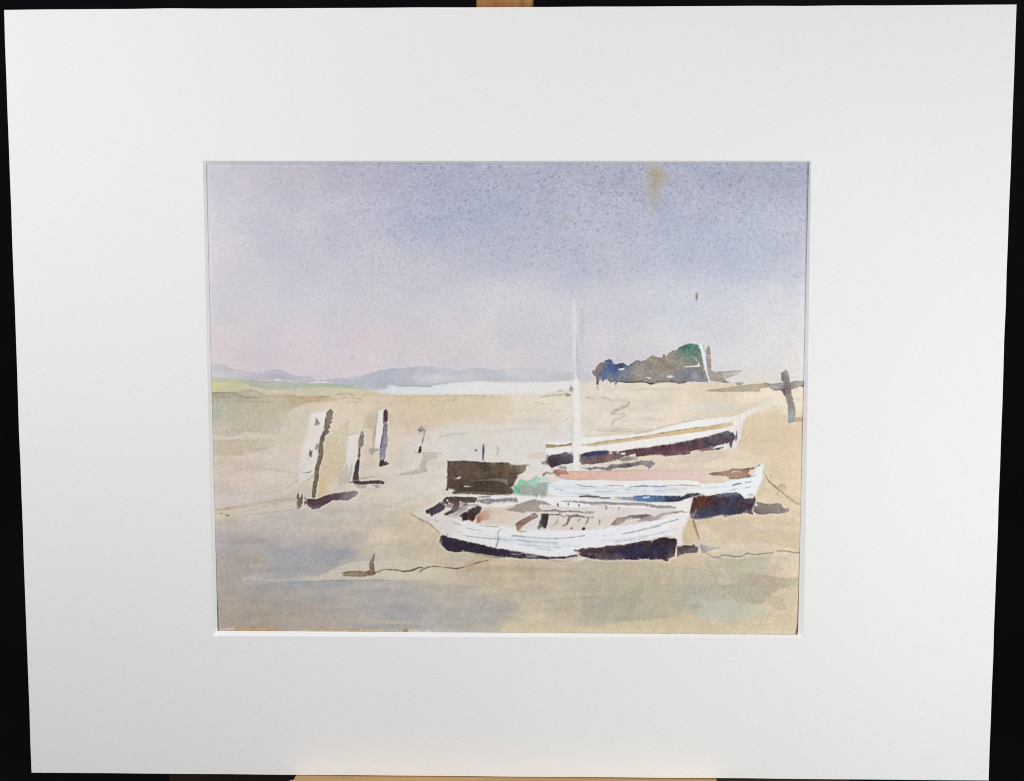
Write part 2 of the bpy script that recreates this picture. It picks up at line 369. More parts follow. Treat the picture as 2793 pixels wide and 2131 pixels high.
# ---- hills, water, bank
fill('A', [(90,215),(180,190),(270,190),(330,215),(400,255),(560,280),(700,310),(840,330),(900,300),(1000,270),(1110,262),(1200,300),(1300,345),(1400,365),(1560,365),(1610,385),(1680,440),(1560,462),(1400,455),(1200,445),(1000,440),(800,430),(600,420),(430,400),(300,395),(60,390),(60,220)],
     [(180,220,'C2BEC9'),(300,280,'C2BFC8'),(600,350,'CBC3CA'),(850,380,'C2BDC8'),(1080,310,'BAB8C6'),(1080,370,'B0ADC4'),(1400,400,'BEB9C6'),(1600,420,'BFB9C8'),(200,340,'D8CAC9'),(450,385,'C8C6C8')], edge=.05, rag=1.5, part='hills')
fill('B', [(-200,430),(0,400),(200,390),(430,340),(600,295),(800,255),(1000,240),(1250,220),(1450,225),(1650,245),(1800,270),(2000,245),(2230,250),(2230,440),(1950,450),(1700,470),(1480,490),(1400,515),(1200,515),(900,515),(760,500),(770,545),(600,565),(400,550),(200,500),(-120,470)],
     [(0,440,'B8B8D0'),(500,380,'B3B8CB'),(800,350,'A8AFC6'),(1100,300,'AEB2C7'),(1400,260,'B2B5C9'),(1900,290,'B8BACA'),(2150,290,'BCBDCB'),(1500,430,'C4C7CC'),(2000,400,'C7CACC'),(700,535,'A1B5C4'),(400,505,'A9BFC8'),(900,450,'B4BCCB'),(1200,430,'BFC3CC')], edge=.04, gran=.06, part='hills')
fill('P', [(1318,1007),(1380,1010),(1457,1005),(1515,1011),(1610,1022),(1612,1036),(1566,1037),(1477,1042),(1380,1042),(1318,1040)], [(1340,1015,'BEBFCB'),(1400,1030,'C8CBCF'),(1540,1020,'C6C8CF'),(1600,1028,'D0CDC8')], edge=.05, soft=3, part='hills')
fill('B', [(1300,365),(1700,350),(2230,335),(2230,440),(1700,470),(1450,490),(1250,440)], 'C8CBCC', a=.6, soft=5, rag=2, edge=0)
fill('B', [(770,545),(760,505),(900,516),(1200,516),(1400,516),(1480,490),(1700,470),(1950,450),(2230,440),(2230,640),(1500,645),(1100,648),(900,642),(600,612),(610,575)],
     [(700,590,'D6DEE4'),(900,560,'DCE0E3'),(1300,600,'DEE1E4'),(1700,560,'E4E3E3'),(2150,540,'E6E4E3'),(1200,560,'DDE0E1')], edge=.02, part='sea')
fill('P', [(1318,1041),(1380,1043),(1477,1043),(1566,1038),(1575,1050),(1560,1066),(1510,1070),(1460,1076),(1318,1077)], 'E5E3E1', edge=.02, soft=3, part='sea')
line('B', [(910,515),(1050,512),(1200,512),(1330,520),(1400,512),(1455,490),(1650,468)], [7,8,7,8,9,8,3], '8F968F', a=.8)
line('C', [(0,1442),(250,1435)], 5, 'A9AEAE', a=.6)
fill('A', [(60,385),(250,388),(430,400),(600,420),(800,430),(1000,440),(1300,460),(1600,470),(1900,475),(2230,495),(2230,552),(1900,535),(1600,532),(1400,538),(1250,557),(1100,562),(900,552),(750,522),(600,472),(430,442),(60,442)],
     [(150,410,'BCC8AE'),(400,420,'BFC6A9'),(700,490,'AEBAA7'),(850,470,'B3BDAA'),(1100,520,'B8BEAA'),(1200,470,'B9C1B4'),(1700,500,'B4C0A6'),(2100,520,'A9C1B0')], edge=.05, part='bank')
fill('B', [(-20,490),(200,505),(420,555),(600,570),(560,580),(330,555),(0,545)], [(100,520,'A9C2A8'),(300,535,'A8BFBB'),(560,570,'A6BEC4')], edge=.03, part='bank')
fill('A', [(60,442),(430,442),(600,480),(700,530),(640,572),(430,602),(60,606)], [(150,520,'D1CC9C'),(350,500,'CDCA9A'),(600,540,'CFC8A4'),(300,590,'CFC7A6')], edge=.04, part='bank')
fill('A', [(600,485),(740,525),(900,556),(1250,562),(1600,536),(2230,557),(2230,660),(1850,660),(1300,652),(950,652),(820,610),(660,575)], [(800,570,'D3C8AE'),(1200,600,'D3CAB0'),(1800,600,'D3CAAE')], edge=.03, soft=3)
fill('B', [(-20,548),(320,556),(600,590),(600,620),(380,650),(250,650),(0,650)], 'D4CBAC', edge=.02, soft=3)
line('A', [(905,432),(1000,432)], 10, 'EAE4E2'); fill('A', [(1040,420),(1075,400),(1110,400),(1160,425),(1100,432)], 'EDE8EA', edge=0)
line('A', [(780,428),(900,434)], 6, 'E4DFDD'); line('A', [(1240,432),(1320,440)], 8, 'E6E0E4'); line('A', [(1580,458),(1740,460),(1820,450),(1870,458)], [5,9,14,8], 'F0ECEC')
line('A', [(1730,435),(1860,430)], 8, '9DA0B4', a=.7); line('A', [(1050,395),(1160,425)], 5, '8F90A8', a=.6)
line('B', [(745,500),(790,508)], 10, 'EAEAEA'); line('B', [(440,575),(590,578)], 8, 'EDE8DE', a=.8)

# ---- olive wash and lines on the left
fill('A', [(60,622),(430,622),(520,650),(620,690),(800,690),(950,668),(1100,642),(1280,642),(1420,675),(1700,668),(1990,702),(1950,728),(1700,748),(1500,778),(1410,802),(1300,852),(1235,930),(1260,1050),(1310,1180),(1300,1300),(1060,1330),(1030,1220),(950,1190),(600,1200),(400,1270),(200,1240),(60,1215)],
     [(150,680,'B6AB94'),(500,710,'BCB29C'),(150,880,'B5BAA3'),(250,850,'B8BCA4'),(700,800,'C2B79F'),(700,950,'C8BCA4'),(400,1000,'C6BBA6'),(1100,800,'C8BC9E'),(1150,1000,'C8BDA4'),(900,1150,'CEC2AE'),(300,1180,'CFC1B2'),(1280,1200,'D0C4B0'),(1550,720,'C7AD84'),(1850,710,'CCB38C'),(1350,720,'BFB28F')], edge=.05, soft=3, rag=3)
fill('A', [(430,605),(600,588),(690,575),(790,585),(850,635),(800,685),(620,690),(520,650)], 'C3B79F', a=.9, edge=.08, soft=2.5)
line('A', [(60,618),(250,616),(430,618)], [9,8,5], '867B62', a=.85); line('A', [(430,630),(530,665),(620,688),(800,684)], [7,9,7,5], '8F866C', a=.8)
fill('A', [(60,630),(430,640),(560,690),(420,700),(60,680)], 'A99F87', a=.5, soft=7, edge=0)
line('A', [(640,585),(680,575),(780,586)], 5, '9F9680', a=.7); line('A', [(1040,690),(1110,645),(1250,650)], 5, 'A79C82', a=.5)
line('A', [(450,750),(650,745),(950,750),(1200,735)], 5, 'A0967E', a=.5); line('A', [(1400,690),(1600,670),(1850,668)], [3,8,6], '9A8E70', a=.6)
fill('A', [(100,1215),(200,1245),(400,1275),(580,1205),(800,1195),(960,1195),(1040,1240),(1055,1320),(600,1330),(110,1330)], 'D9CDBA', a=.85, soft=4, edge=.03)
line('A', [(110,1335),(600,1325),(1060,1322)], 5, 'B3A78E', a=.6); line('A', [(520,1520),(850,1465),(1050,1410)], 6, 'A3967C', a=.55)
fill('A', [(110,1340),(1060,1325),(1050,1410),(850,1470),(500,1545),(110,1545)], 'CABDA4', a=.8, soft=4, edge=.03)
line('A', [(140,1545),(480,1545),(620,1560)], 5, 'B5A890', a=.5); line('A', [(850,1500),(1000,1520)], 8, 'B3A68F', a=.4)
fill('A', [(1235,930),(1300,860),(1410,810),(1560,800),(1560,900),(1400,1060),(1390,1200),(1300,1190),(1260,1050)], 'D8C8B4', a=.7, soft=4, edge=.04)
fill('A', [(1420,930),(1560,850),(1560,950),(1570,1100),(1500,1250),(1380,1380),(1330,1380),(1330,1180),(1400,1100)], 'CFC1A6', a=.65, soft=4, edge=.04)
line('A', [(2000,640),(2100,620),(2200,636)], 14, 'C0B796', a=.6); line('A', [(1750,672),(1870,668)], 6, '8C7F62', a=.6)
line('B', [(0,640),(120,628),(250,645)], 14, 'BEB796', a=.6); line('B', [(60,690),(250,690),(360,710)], 14, 'C0B698', a=.6)
line('B', [(380,665),(440,645),(560,640),(640,650),(800,660),(900,668),(1400,665),(1800,660),(2230,655)], [14,18,18,14,10,12,14,14,16], 'BFB28C', a=.75, soft=3)
fill('B', [(860,668),(1500,672),(2230,668),(2230,720),(1500,745),(1100,770),(870,780)], 'D2C19C', a=.5, soft=9, edge=0, rag=4)
line('B', [(150,757),(370,757)], 6, 'B5A484', a=.6); line('B', [(480,760),(800,762)], 9, 'B9AF8E', a=.5)
fill('B', [(380,690),(860,670),(860,760),(820,790),(750,830),(620,860),(560,870),(500,780),(390,770)], 'DACBB8', a=.5, soft=5, edge=.03)
line('B', [(860,680),(840,760),(760,835)], 6, 'C9A48C', a=.6)
line('B', [(1480,740),(1800,720)], 8, 'C6B893', a=.5)
line('B', [(1530,1280),(1650,1248),(1800,1236),(1980,1225)], [16,14,12,4], 'B9AD95', a=.8); dot('B', 2190, 1185, 12, 10, '9A9080')
dot('B', 1400, 1385, 24, 16, 'C9C2B6', a=.7, soft=3)

fill('P', [(775,1120),(860,1100),(1000,1105),(1010,1200),(985,1290),(900,1320),(800,1330),(690,1330),(720,1250)], 'E2D7C8', a=.42, soft=22, rag=8, edge=0)
fill('P', [(1100,1190),(1200,1165),(1330,1150),(1480,1160),(1490,1230),(1460,1290),(1330,1255),(1180,1250),(1110,1290)], 'E0DEDA', a=.5, soft=20, rag=8, edge=0)
fill('P', [(1070,1300),(1160,1270),(1165,1345),(1110,1380),(1040,1400)], 'DED6CA', a=.45, soft=16, rag=6, edge=0)
# ---- tall post and its plank (left)
fill('G', [(500,1350),(490,1250),(520,1020),(560,860),(580,650),(700,590),(900,400),(930,370),(925,600),(905,900),(860,1080),(800,1300),(760,1420),(620,1470),(445,1545),(450,1420)],
     [(650,700,'DAC8A6'),(850,600,'DACBAE'),(700,1000,'D8C5A2'),(520,1350,'DBC294'),(550,1480,'D9C39A'),(800,1100,'D6C6A8'),(680,1350,'DBCBAE')], edge=.05, soft=3)
line('G', [(930,370),(925,600),(905,900),(850,1100)], 6, 'BFAF92', a=.45)
fill('G', [(620,1400),(720,1290),(780,1260),(785,1390),(700,1420)], 'DED2C4', a=.8, soft=5, edge=0)
fill('G', [(360,270),(620,215),(610,300),(580,480),(540,600),(515,720),(490,850),(470,1000),(445,1150),(400,1220),(300,1280),(200,1290),(185,1050),(225,800),(290,620),(340,430)],
     [(480,300,'EAE4E1'),(420,700,'E8E0DA'),(300,1050,'E2D9D1'),(330,600,'E4D9CE')], edge=.04, soft=5, part='post1')
fill('G', [(617,240),(650,212),(670,195),(688,215),(710,240),(690,280),(706,330),(684,375),(692,400),(655,430),(664,470),(630,500),(660,548),(600,590),(577,612),(582,650),(557,720),(562,860),(547,960),(522,1020),(502,1100),(492,1250),(472,1320),(457,1400),(441,1545),(384,1545),(394,1420),(419,1250),(438,1080),(468,980),(488,850),(508,720),(523,620),(568,520),(588,400),(603,300)],
     [(660,230,'8C7D6B'),(640,350,'8A7B68'),(620,530,'84755F'),(545,640,'6E5E4B'),(530,750,'85765F'),(510,950,'7C6C56'),(470,1150,'776747'),(440,1350,'7C6C4E'),(410,1520,'77684E')], edge=.28, part='post1', halo=.5)
line('G', [(600,310),(585,420),(568,520),(525,625),(508,720),(488,850)], 7, '4A3D30', a=.75)
fill('G', [(303,1560),(330,1540),(385,1545),(450,1548),(520,1530),(600,1490),(750,1460),(900,1445),(1035,1420),(1085,1440),(1080,1482),(1020,1522),(915,1570),(840,1560),(700,1572),(640,1605),(570,1645),(500,1680),(440,1698),(384,1698),(340,1655),(300,1620)],
     [(400,1580,'553A3B'),(380,1660,'5A3E46'),(550,1540,'5C413E'),(620,1580,'4E3F50'),(750,1500,'5F4442'),(700,1530,'594654'),(900,1490,'807078'),(1040,1460,'958588')], edge=.28, part='post1s', halo=.5)
fill('G', [(150,1600),(165,1500),(180,1428),(195,1500),(203,1535),(225,1520),(240,1465),(250,1500),(252,1600),(238,1660),(195,1700),(160,1690)], '75674F', edge=.35, part='stake', halo=.4)
fill('G', [(293,1510),(303,1560),(287,1640),(268,1645),(275,1570)], '554238', edge=.2, part='stake')
fill('K', [(1380,800),(1420,700),(1440,780),(1480,790),(1440,800)], 'DDD9D6', a=.9, edge=0)
fill('G', [(458,340),(506,412),(500,437),(428,442)], [(458,350,'3A3026'),(465,425,'A99E90')], edge=.1, part='post1')
dot('G', 370, 870, 26, 56, '8C8070', ang=5, part='post1'); dot('G', 372, 848, 17, 32, '544838', ang=5, soft=3)
dot('G', 464, 765, 17, 46, 'A09890', ang=18, part='post1')
line('G', [(215,1135),(280,1158),(340,1150),(385,1130)], [5,8,7,4], '7C7672')
line('G', [(260,1310),(420,1190)], [8,22], 'BBAB94', a=.8, soft=3); line('G', [(0,1390),(120,1310),(190,1260)], 12, 'CBBFAE', a=.6, soft=4)
line('G', [(0,1520),(180,1430)], 10, 'C9B995', a=.5, soft=4)

# ---- lines of the shore, lower left
fill('K', [(60,830),(300,790),(700,720),(1000,670),(1330,655),(1330,690),(1100,700),(850,735),(500,800),(120,855)], [(200,830,'C0AF92'),(600,760,'C3B39A'),(1200,675,'C6B699')], a=.9, soft=3, edge=.06)
fill('K', [(70,850),(500,805),(850,740),(1330,690),(1330,800),(1100,855),(800,890),(400,930),(80,1000)], 'D9CBB4', a=.75, soft=4, edge=.02)
line('K', [(80,905),(180,880),(300,915)], 7, 'B59A80', a=.6); dot('K', 190, 890, 26, 16, 'D2A48C', a=.8); dot('K', 275, 915, 28, 10, '7A6C58', ang=8)
line('K', [(320,895),(700,820),(1060,720),(1310,550),(1420,440)], [4,6,7,5,4], 'BBAB90', a=.55); line('K', [(280,585),(640,590),(900,585),(1150,500),(1330,380)], 5, 'BDB09E', a=.5)
fill('K', [(90,560),(600,590),(1100,590),(900,680),(500,740),(90,820)], 'D3C8C2', a=.6, soft=8, edge=0, rag=4)
line('K', [(520,920),(800,880),(1100,850),(1330,815)], 6, 'A8A6A4', a=.6)
fill('K', [(600,905),(1100,855),(1340,820),(1500,780),(1540,815),(1700,800),(2200,820),(2200,1000),(1400,1040),(700,1000)], 'C6C2BE', a=.38, soft=22, edge=0, rag=8, gran=.08)

for T, pts, w, c in (('P', [(600,1290),(700,1275),(800,1290)], 7, 'C3B6A2'), ('P', [(585,1180),(660,1172),(745,1182)], 9, 'C2B49A'), ('P', [(960,1440),(1060,1432),(1130,1440)], 7, 'C3B7A4'), ('P', [(930,1490),(1010,1483),(1120,1492)], 6, 'C2B49C'),
    ('P', [(1040,1390),(1090,1372),(1150,1350)], 8, 'C9C0B2'), ('P', [(1250,1555),(1400,1548),(1560,1556)], 10, 'C0AF90'), ('P', [(1160,1610),(1300,1602),(1420,1612)], 9, 'B9AE9A'), ('P', [(1480,1640),(1620,1628),(1760,1640)], 11, 'B5AA92'), ('P', [(700,1640),(850,1634),(980,1642)], 9, 'A9A4A0'), ('P', [(1690,1150),(1760,1142),(1830,1148)], 9, 'D8CCB8'), ('P', [(1330,1180),(1410,1168),(1480,1172)], 10, 'D0CABF'), ('P', [(2040,1210),(2100,1200),(2170,1212)], 10, 'D3BC98'), ('P', [(2090,1480),(2140,1472),(2178,1478)], 8, 'CDB896')):
    line(T, pts, [w*.3, w, w*.3], c, a=.55, soft=4, rag=2.5)
g2 = np.random.default_rng(12)
for k in range(46):
    x = g2.uniform(590, 2150); y = g2.choice([g2.uniform(1100, 1260), g2.uniform(1400, 1700)]); ln = g2.uniform(60, 190); hh = g2.uniform(6, 17)
    if 760 < x+ln/2 < 1240 and y < 1420 or (1100 < x+ln/2 < 2100 and 1400 < y < 1540): continue
    c = ['E2D8C6', 'D5C5A6', 'BFB3A0', 'CDBFA8', 'DCCDB2', 'B4B0AA'][int(g2.integers(0, 6))]
    if y < 1300 and c in ('BFB3A0', 'B4B0AA'): c = 'CBBDA4'
    n = 7; up = [(x+ln*i/n, y-hh*(.35+.65*math.sin(math.pi*(i+.3)/(n+.6)))*g2.uniform(.6, 1.1)+g2.normal(0, 1.5)) for i in range(n+1)]
    dnn = [(x+ln*i/n, y+hh*(.3+.5*math.sin(math.pi*(i+.3)/(n+.6)))*g2.uniform(.5, 1.1)) for i in range(n, -1, -1)]
    fill('P', up+dnn, c, a=g2.uniform(.2, .45), soft=g2.uniform(2, 5), rag=3, edge=.07)
# ---- second post
fill('G', [(918,592),(1085,558),(1110,545),(1088,750),(1092,900),(1062,1000),(1030,1150),(1000,1290),(930,1310),(890,1150),(900,900)], [(1000,650,'E8E0DC'),(980,900,'E5DDD8'),(990,1200,'DFD5CE')], edge=.03, soft=4, part='post2')
line('G', [(918,592),(1090,555)], 5, 'B0A08C', a=.6)
fill('G', [(915,1010),(938,1100),(930,1290),(870,1330),(790,1390),(790,1250),(850,1130)], 'CABDAC', a=.9, soft=3, edge=.06)
fill('G', [(988,1015),(1000,1080),(960,1285),(930,1290),(960,1100)], 'CBBFB4', a=.8, soft=3)
fill('G', [(1122,548),(1145,530),(1165,560),(1168,640),(1165,720),(1150,758),(1110,787),(1083,765),(1088,700),(1103,620)], [(1140,580,'8D7F6E'),(1135,700,'93836F')], edge=.32, part='post2', halo=.4)
fill('G', [(1092,783),(1112,795),(1119,860),(1112,945),(1074,948),(1080,860)], [(1100,810,'4C3E38'),(1098,880,'7A6C70')], edge=.35, part='post2', halo=.3)
fill('G', [(1075,945),(1110,942),(1105,1040),(1088,1150),(1092,1250),(1105,1275),(1105,1330),(1020,1310),(990,1302),(940,1306),(998,1280),(1010,1200),(1040,1050)], [(1085,980,'4A3C3C'),(1065,1090,'4E4456'),(1050,1180,'523C44'),(1060,1270,'5A403A')], edge=.28, part='post2', halo=.4)
fill('G', [(1000,1285),(1120,1285),(1200,1285),(1280,1270),(1440,1268),(1482,1300),(1472,1332),(1400,1327),(1300,1322),(1180,1328),(1120,1337),(1020,1318)], [(1080,1310,'4A3432'),(1200,1305,'463A44'),(1300,1295,'3C3446'),(1440,1295,'57505C')], edge=.2, part='post2s', halo=.4)
fill('G', [(1010,1325),(1100,1345),(1225,1345),(1200,1380),(1140,1392),(1070,1375)], 'BBB1A6', edge=.1, a=.9); fill('G', [(1290,1330),(1430,1338),(1425,1365),(1370,1392),(1320,1370)], 'A9A4AF', edge=.08, a=.9)
line('G', [(1100,1252),(1200,1228),(1320,1210)], [8,8,4], 'A9987C', a=.8)

# ---- third post
fill('G', [(1180,330),(1230,260),(1310,228),(1382,225),(1372,400),(1345,475),(1290,500),(1180,470)], 'C8B8A4', a=.75, soft=6, edge=.02)
fill('G', [(1382,222),(1485,190),(1462,290),(1460,400),(1460,560),(1430,700),(1410,850),(1330,860),(1310,780),(1340,600),(1365,400)], 'E9E4E2', edge=.03, soft=2.5, part='post3')
line('G', [(1290,215),(1480,180)], 8, 'C9B59C', a=.6)
line('G', [(1380,225),(1368,380),(1350,440)], 6, '9A8A78', a=.5); line('G', [(1330,480),(1300,790)], 9, 'B5A98F', a=.8); line('G', [(1352,440),(1325,790)], 8, 'B0A48C', a=.8)
fill('G', [(1238,800),(1300,788),(1412,795),(1402,825),(1310,848),(1302,900),(1265,872)], 'B6AF9F', edge=.15)
fill('G', [(1470,235),(1495,203),(1515,222),(1530,260),(1530,400),(1482,410),(1472,470),(1455,405),(1460,320)], '4E3B39', edge=.2, part='post3', halo=.4)
fill('G', [(1478,405),(1530,398),(1520,560),(1520,700),(1500,850),(1480,965),(1410,968),(1410,820),(1432,700),(1456,560),(1470,470)], [(1500,440,'857A7C'),(1490,560,'9A939E'),(1465,760,'8C88A4'),(1445,920,'9A94A6'),(1500,650,'9E98A8')], edge=.2, part='post3', halo=.4)
line('G', [(1470,440),(1455,580),(1425,730),(1410,830),(1410,960)], [9,10,12,8,7], '443A48', a=.85); line('G', [(1525,640),(1495,850),(1480,960)], 5, '6A5E5C', a=.6)
fill('G', [(1410,962),(1470,958),(1480,990),(1512,985),(1555,1020),(1500,1052),(1462,1050),(1440,1064),(1400,1057),(1403,1000)], '473530', edge=.15, part='post3', halo=.4)
line('G', [(1535,235),(1560,330),(1558,430)], 8, 'B3A48A', a=.7); line('G', [(1540,650),(1520,760)], 7, 'BFB09A', a=.6)
fill('G', [(1560,260),(1620,300),(1610,440),(1570,440)], 'DFD2B8', a=.6, soft=4)

# ---- fourth thin post
fill('G', [(1985,520),(2005,480),(2035,450),(2060,480),(2095,510),(2104,545),(2075,560),(2060,525),(2030,545),(2010,560)], [(2000,520,'8A7E86'),(2080,530,'A89C98'),(2030,480,'B3A8AC')], a=.85, soft=2.5, part='post4')
line('G', [(1995,525),(2050,508)], 8, '6C6068', a=.8)
line('G', [(2078,560),(2060,650),(2040,745)], 18, 'C2AD86', edge=.3, part='post4', rag=1.6); line('G', [(2068,590),(2052,690)], 7, '9B8260', a=.6, rag=2)
dot('G', 2014, 805, 25, 60, '3A2722', ang=14, part='post4', halo=.5)
line('H', [(160,305),(300,308),(570,312)], [4,9,4], 'AFA08C', a=.85, part='post4')
fill('H', [(115,370),(290,328),(300,370),(250,480),(225,555),(110,560)], 'E0D7CB', a=.85, soft=3, edge=.04)
fill('H', [(300,330),(510,330),(516,380),(400,400),(350,450),(320,530),(372,555),(360,590),(200,620),(0,645),(-90,650),(0,605),(230,560),(255,480),(290,400)], [(450,350,'CDBFB2'),(300,460,'BDB4A8'),(200,590,'C3B7A2')], a=.85, soft=2.5, edge=.06)
line('G', [(1590,1190),(1800,1150),(2100,1090)], [6,20,30], 'C0B39C', a=.35, soft=4)

# ---- stick and dot
line('H', [(1203,178),(1200,280),(1195,420)], [18,32,16], '3E3F62', part='flag', edge=.1); dot('H', 1090, 268, 23, 19, '7E82B0'); line('H', [(1395,222),(1432,245),(1418,290),(1405,335)], [4,10,10,6], '9B9A9E')

# ---- brown shed
fill('H', [(655,432),(700,428),(1000,430),(1180,445),(1400,450),(1570,453),(1620,480),(1720,490),(1890,482),(1888,495),(1840,512),(1830,570),(1780,612),(1730,642),(1690,720),(1650,790),(1615,828),(1672,880),(1650,920),(1560,942),(1460,937),(1300,940),(1100,927),(900,922),(715,915),(762,880),(750,850),(690,862),(638,872),(660,780),(648,700),(662,640),(650,560),(670,470)],
     [(800,500,'5E4E41'),(1200,560,'5F4E3D'),(1450,560,'6A5240'),(1700,540,'7A6955'),(1780,540,'93846F'),(1640,620,'57483A'),(1640,750,'54453A'),(1300,800,'5A4940'),(800,620,'54443A'),(760,780,'523F36'),(1000,870,'54453A'),(1550,880,'4C3D35')], edge=.25, rag=2.2, gran=.09, part='shed', halo=.4)
line('H', [(670,440),(1000,440),(1200,455),(1580,462)], 14, '463830', a=.6); line('H', [(740,470),(1150,460)], 9, '6B5C50', a=.5)
fill('H', [(1045,720),(1150,700),(1300,686),(1572,685),(1578,785),(1545,792),(1470,742),(1350,728),(1100,732)], [(1150,712,'7A6A5C'),(1520,730,'8A7A70')], edge=.25)
line('H', [(1080,740),(1350,738),(1470,755),(1540,800)], 9, '3C2F29', a=.7); line('H', [(1100,690),(1300,675),(1570,672)], 8, '44372F', a=.6)
fill('H', [(738,675),(770,692),(850,664),(872,675),(832,697),(760,703)], 'EFE0D5', edge=0); line('H', [(918,808),(1000,811)], [12,6], 'EFE2DA')
fill('H', [(735,912),(900,885),(1200,890),(1460,915),(1450,935),(1100,925),(740,918)], '7C6D58', a=.75, soft=3)
line('H', [(680,840),(750,858),(760,880)], 14, 'CFC2B0', a=.8)

# ---- green bush
fill('I', [(0,562),(30,520),(20,480),(60,458),(80,402),(130,368),(160,396),(230,400),(290,360),(340,320),(380,345),(450,345),(520,355),(560,420),(530,500),(505,580),(460,640),(420,690),(402,700),(420,640),(402,610),(345,655),(342,622),(200,622),(100,612),(20,602),(0,580)],
     [(100,430,'8BD0AC'),(40,520,'62BC94'),(70,560,'8CCBAC'),(300,380,'A2D8BF'),(200,420,'93CDB0'),(450,380,'C6DDD2'),(220,540,'A9B3A5'),(440,520,'AAB1A9'),(520,400,'CFDEDA')], edge=.06, part='bush')
fill('I', [(72,545),(95,490),(150,448),(230,460),(310,500),(345,600),(180,622),(95,600)], 'A7B1A3', edge=.12, soft=2); fill('I', [(310,530),(375,432),(480,430),(520,415),(532,440),(515,570),(480,640),(430,690),(425,620),(392,600),(350,655),(340,620),(290,600)], [(420,500,'ABB2AA'),(450,620,'9EA49C'),(500,440,'A2AEB0')], edge=.12, soft=2)
line('I', [(20,500),(60,520),(75,560)], 16, '4DAE86', a=.6, soft=3); line('I', [(530,430),(580,442)], 9, '8FB0C4', a=.8); line('I', [(345,620),(350,655)], 12, '5A5E56'); line('I', [(425,640),(405,695)], 14, '66625C')
fill('I', [(350,640),(385,600),(415,620),(400,690),(360,665)], 'E4E2DE', edge=0)

# ---- headland
fill('C', [(800,1232),(830,1190),(920,1125),(1015,1100),(1050,1140),(1080,1180),(1110,1190),(1150,1165),(1210,1157),(1250,1190),(1290,1210),(1340,1165),(1380,1130),(1430,1113),(1480,1132),(1540,1115),(1590,1085),(1650,1043),(1690,1070),(1800,1080),(1798,1030),(1822,1022),(1850,1070),(1900,1020),(1950,970),(2015,970),(2062,925),(2132,893),(2212,868),(2300,882),(2352,890),(2382,1000),(2402,1100),(2422,1200),(2452,1300),(2482,1400),(2502,1440),(2360,1442),(2190,1437),(2110,1452),(2050,1460),(1970,1442),(1860,1437),(1760,1440),(1690,1445),(1640,1475),(1600,1470),(1560,1450),(1480,1440),(1400,1447),(1250,1452),(1200,1442),(1150,1425),(1122,1432),(1100,1490),(1088,1490),(1078,1440),(1058,1462),(1045,1420),(1022,1472),(985,1420),(940,1410),(902,1446),(880,1410),(850,1410),(840,1482),(808,1482),(804,1360),(760,1340),(743,1300),(755,1268),(798,1272)],
     [(850,1210,'9A8470'),(920,1150,'8A7E80'),(1010,1190,'3E5CA8'),(1060,1190,'3A56A0'),(940,1280,'3B559E'),(1020,1260,'4560A4'),(1080,1230,'2E468A'),(900,1350,'56679A'),(780,1300,'A38C72'),(1000,1370,'7B8796'),(830,1440,'7A675C'),(1150,1185,'3A4C78'),(1210,1180,'42506E'),(1300,1230,'788698'),(1200,1320,'8C9096'),(1450,1200,'9E938B'),(1450,1330,'A4948A'),(1700,1200,'A99279'),(1650,1100,'A58E7C'),(1400,1400,'A59076'),(1700,1390,'8E8583'),(1900,1100,'A59380'),(1950,1000,'9C8E80'),(2130,930,'3E8466'),(2180,900,'34785C'),(2220,960,'4C9272'),(2250,1000,'5F9078'),(2160,1080,'809A8A'),(2320,930,'4E8A70'),(2340,1050,'7E8F80'),(2060,1150,'A8967E'),(2240,1300,'7B7E92'),(2150,1380,'7D7B88'),(2310,1350,'8E93A2'),(2390,1270,'978B86'),(1862,1250,'A08C7A'),(2012,1320,'868189'),(2250,1170,'9A9282')], edge=.12, rag=2, gran=.08, part='head', halo=.25)
line('C', [(1125,1430),(1250,1450),(1400,1446),(1480,1440),(1560,1450),(1620,1474),(1760,1440),(1860,1437),(1970,1442),(2050,1460),(2150,1440)], [8,12,10,10,8,12,12,9,12,12,6], '3E3130', a=.9)
line('C', [(1015,1102),(1050,1142),(1085,1188),(1110,1192),(1150,1167),(1210,1160),(1250,1192),(1290,1212),(1335,1170)], [4,8,8,8,8,8,8,10,6], '24345E', a=.8)
line('C', [(800,1232),(830,1190),(920,1127),(1012,1102)], 5, '5C4E40', a=.6); line('C', [(2030,960),(2062,925),(2132,893),(2212,868),(2290,880)], [6,9,10,9,5], '245646', a=.75)
fill('C', [(1150,1220),(1180,1190),(1215,1220),(1200,1232)], '2C3248', a=.8)
fill('C', [(888,1268),(912,1246),(905,1286)], 'EEEAE8', edge=0); fill('C', [(1142,1246),(1228,1233),(1226,1257),(1150,1268)], 'F2EEE8', edge=0, rag=.6)
fill('C', [(1542,1368),(1645,1384),(1598,1402)], 'F2E9E2', edge=0, rag=.6); fill('C', [(1855,1372),(1915,1342),(1980,1370),(1900,1382)], 'F4EEEC', edge=0, rag=.6)
fill('D', [(353,1210),(560,1195),(585,1145),(600,1200),(585,1216),(358,1223)], 'F0E8DE', edge=0, rag=.6); line('D', [(490,1068),(540,1095),(560,1130)], [5,5,8], 'DDE0D8', a=.8)
line('C', [(808,1380),(815,1480)], 8, '4A3C34', a=.7); line('C', [(1110,1200),(1120,1400)], 5, '4E587A', a=.5)
fill('D', [(575,880),(640,868),(690,1100),(720,1290),(758,1440),(733,1447),(690,1300),(658,1190),(625,1000)], [(610,900,'DFEDEE'),(660,1080,'E4E9EA'),(740,1420,'E2E0E0')], edge=0, part='hpole', soft=2)
for q in ((690,1210),(705,1270),(722,1330),(735,1390)): dot('D', q[0]+12, q[1], 9, 14, 'A8A8B4', a=.7)
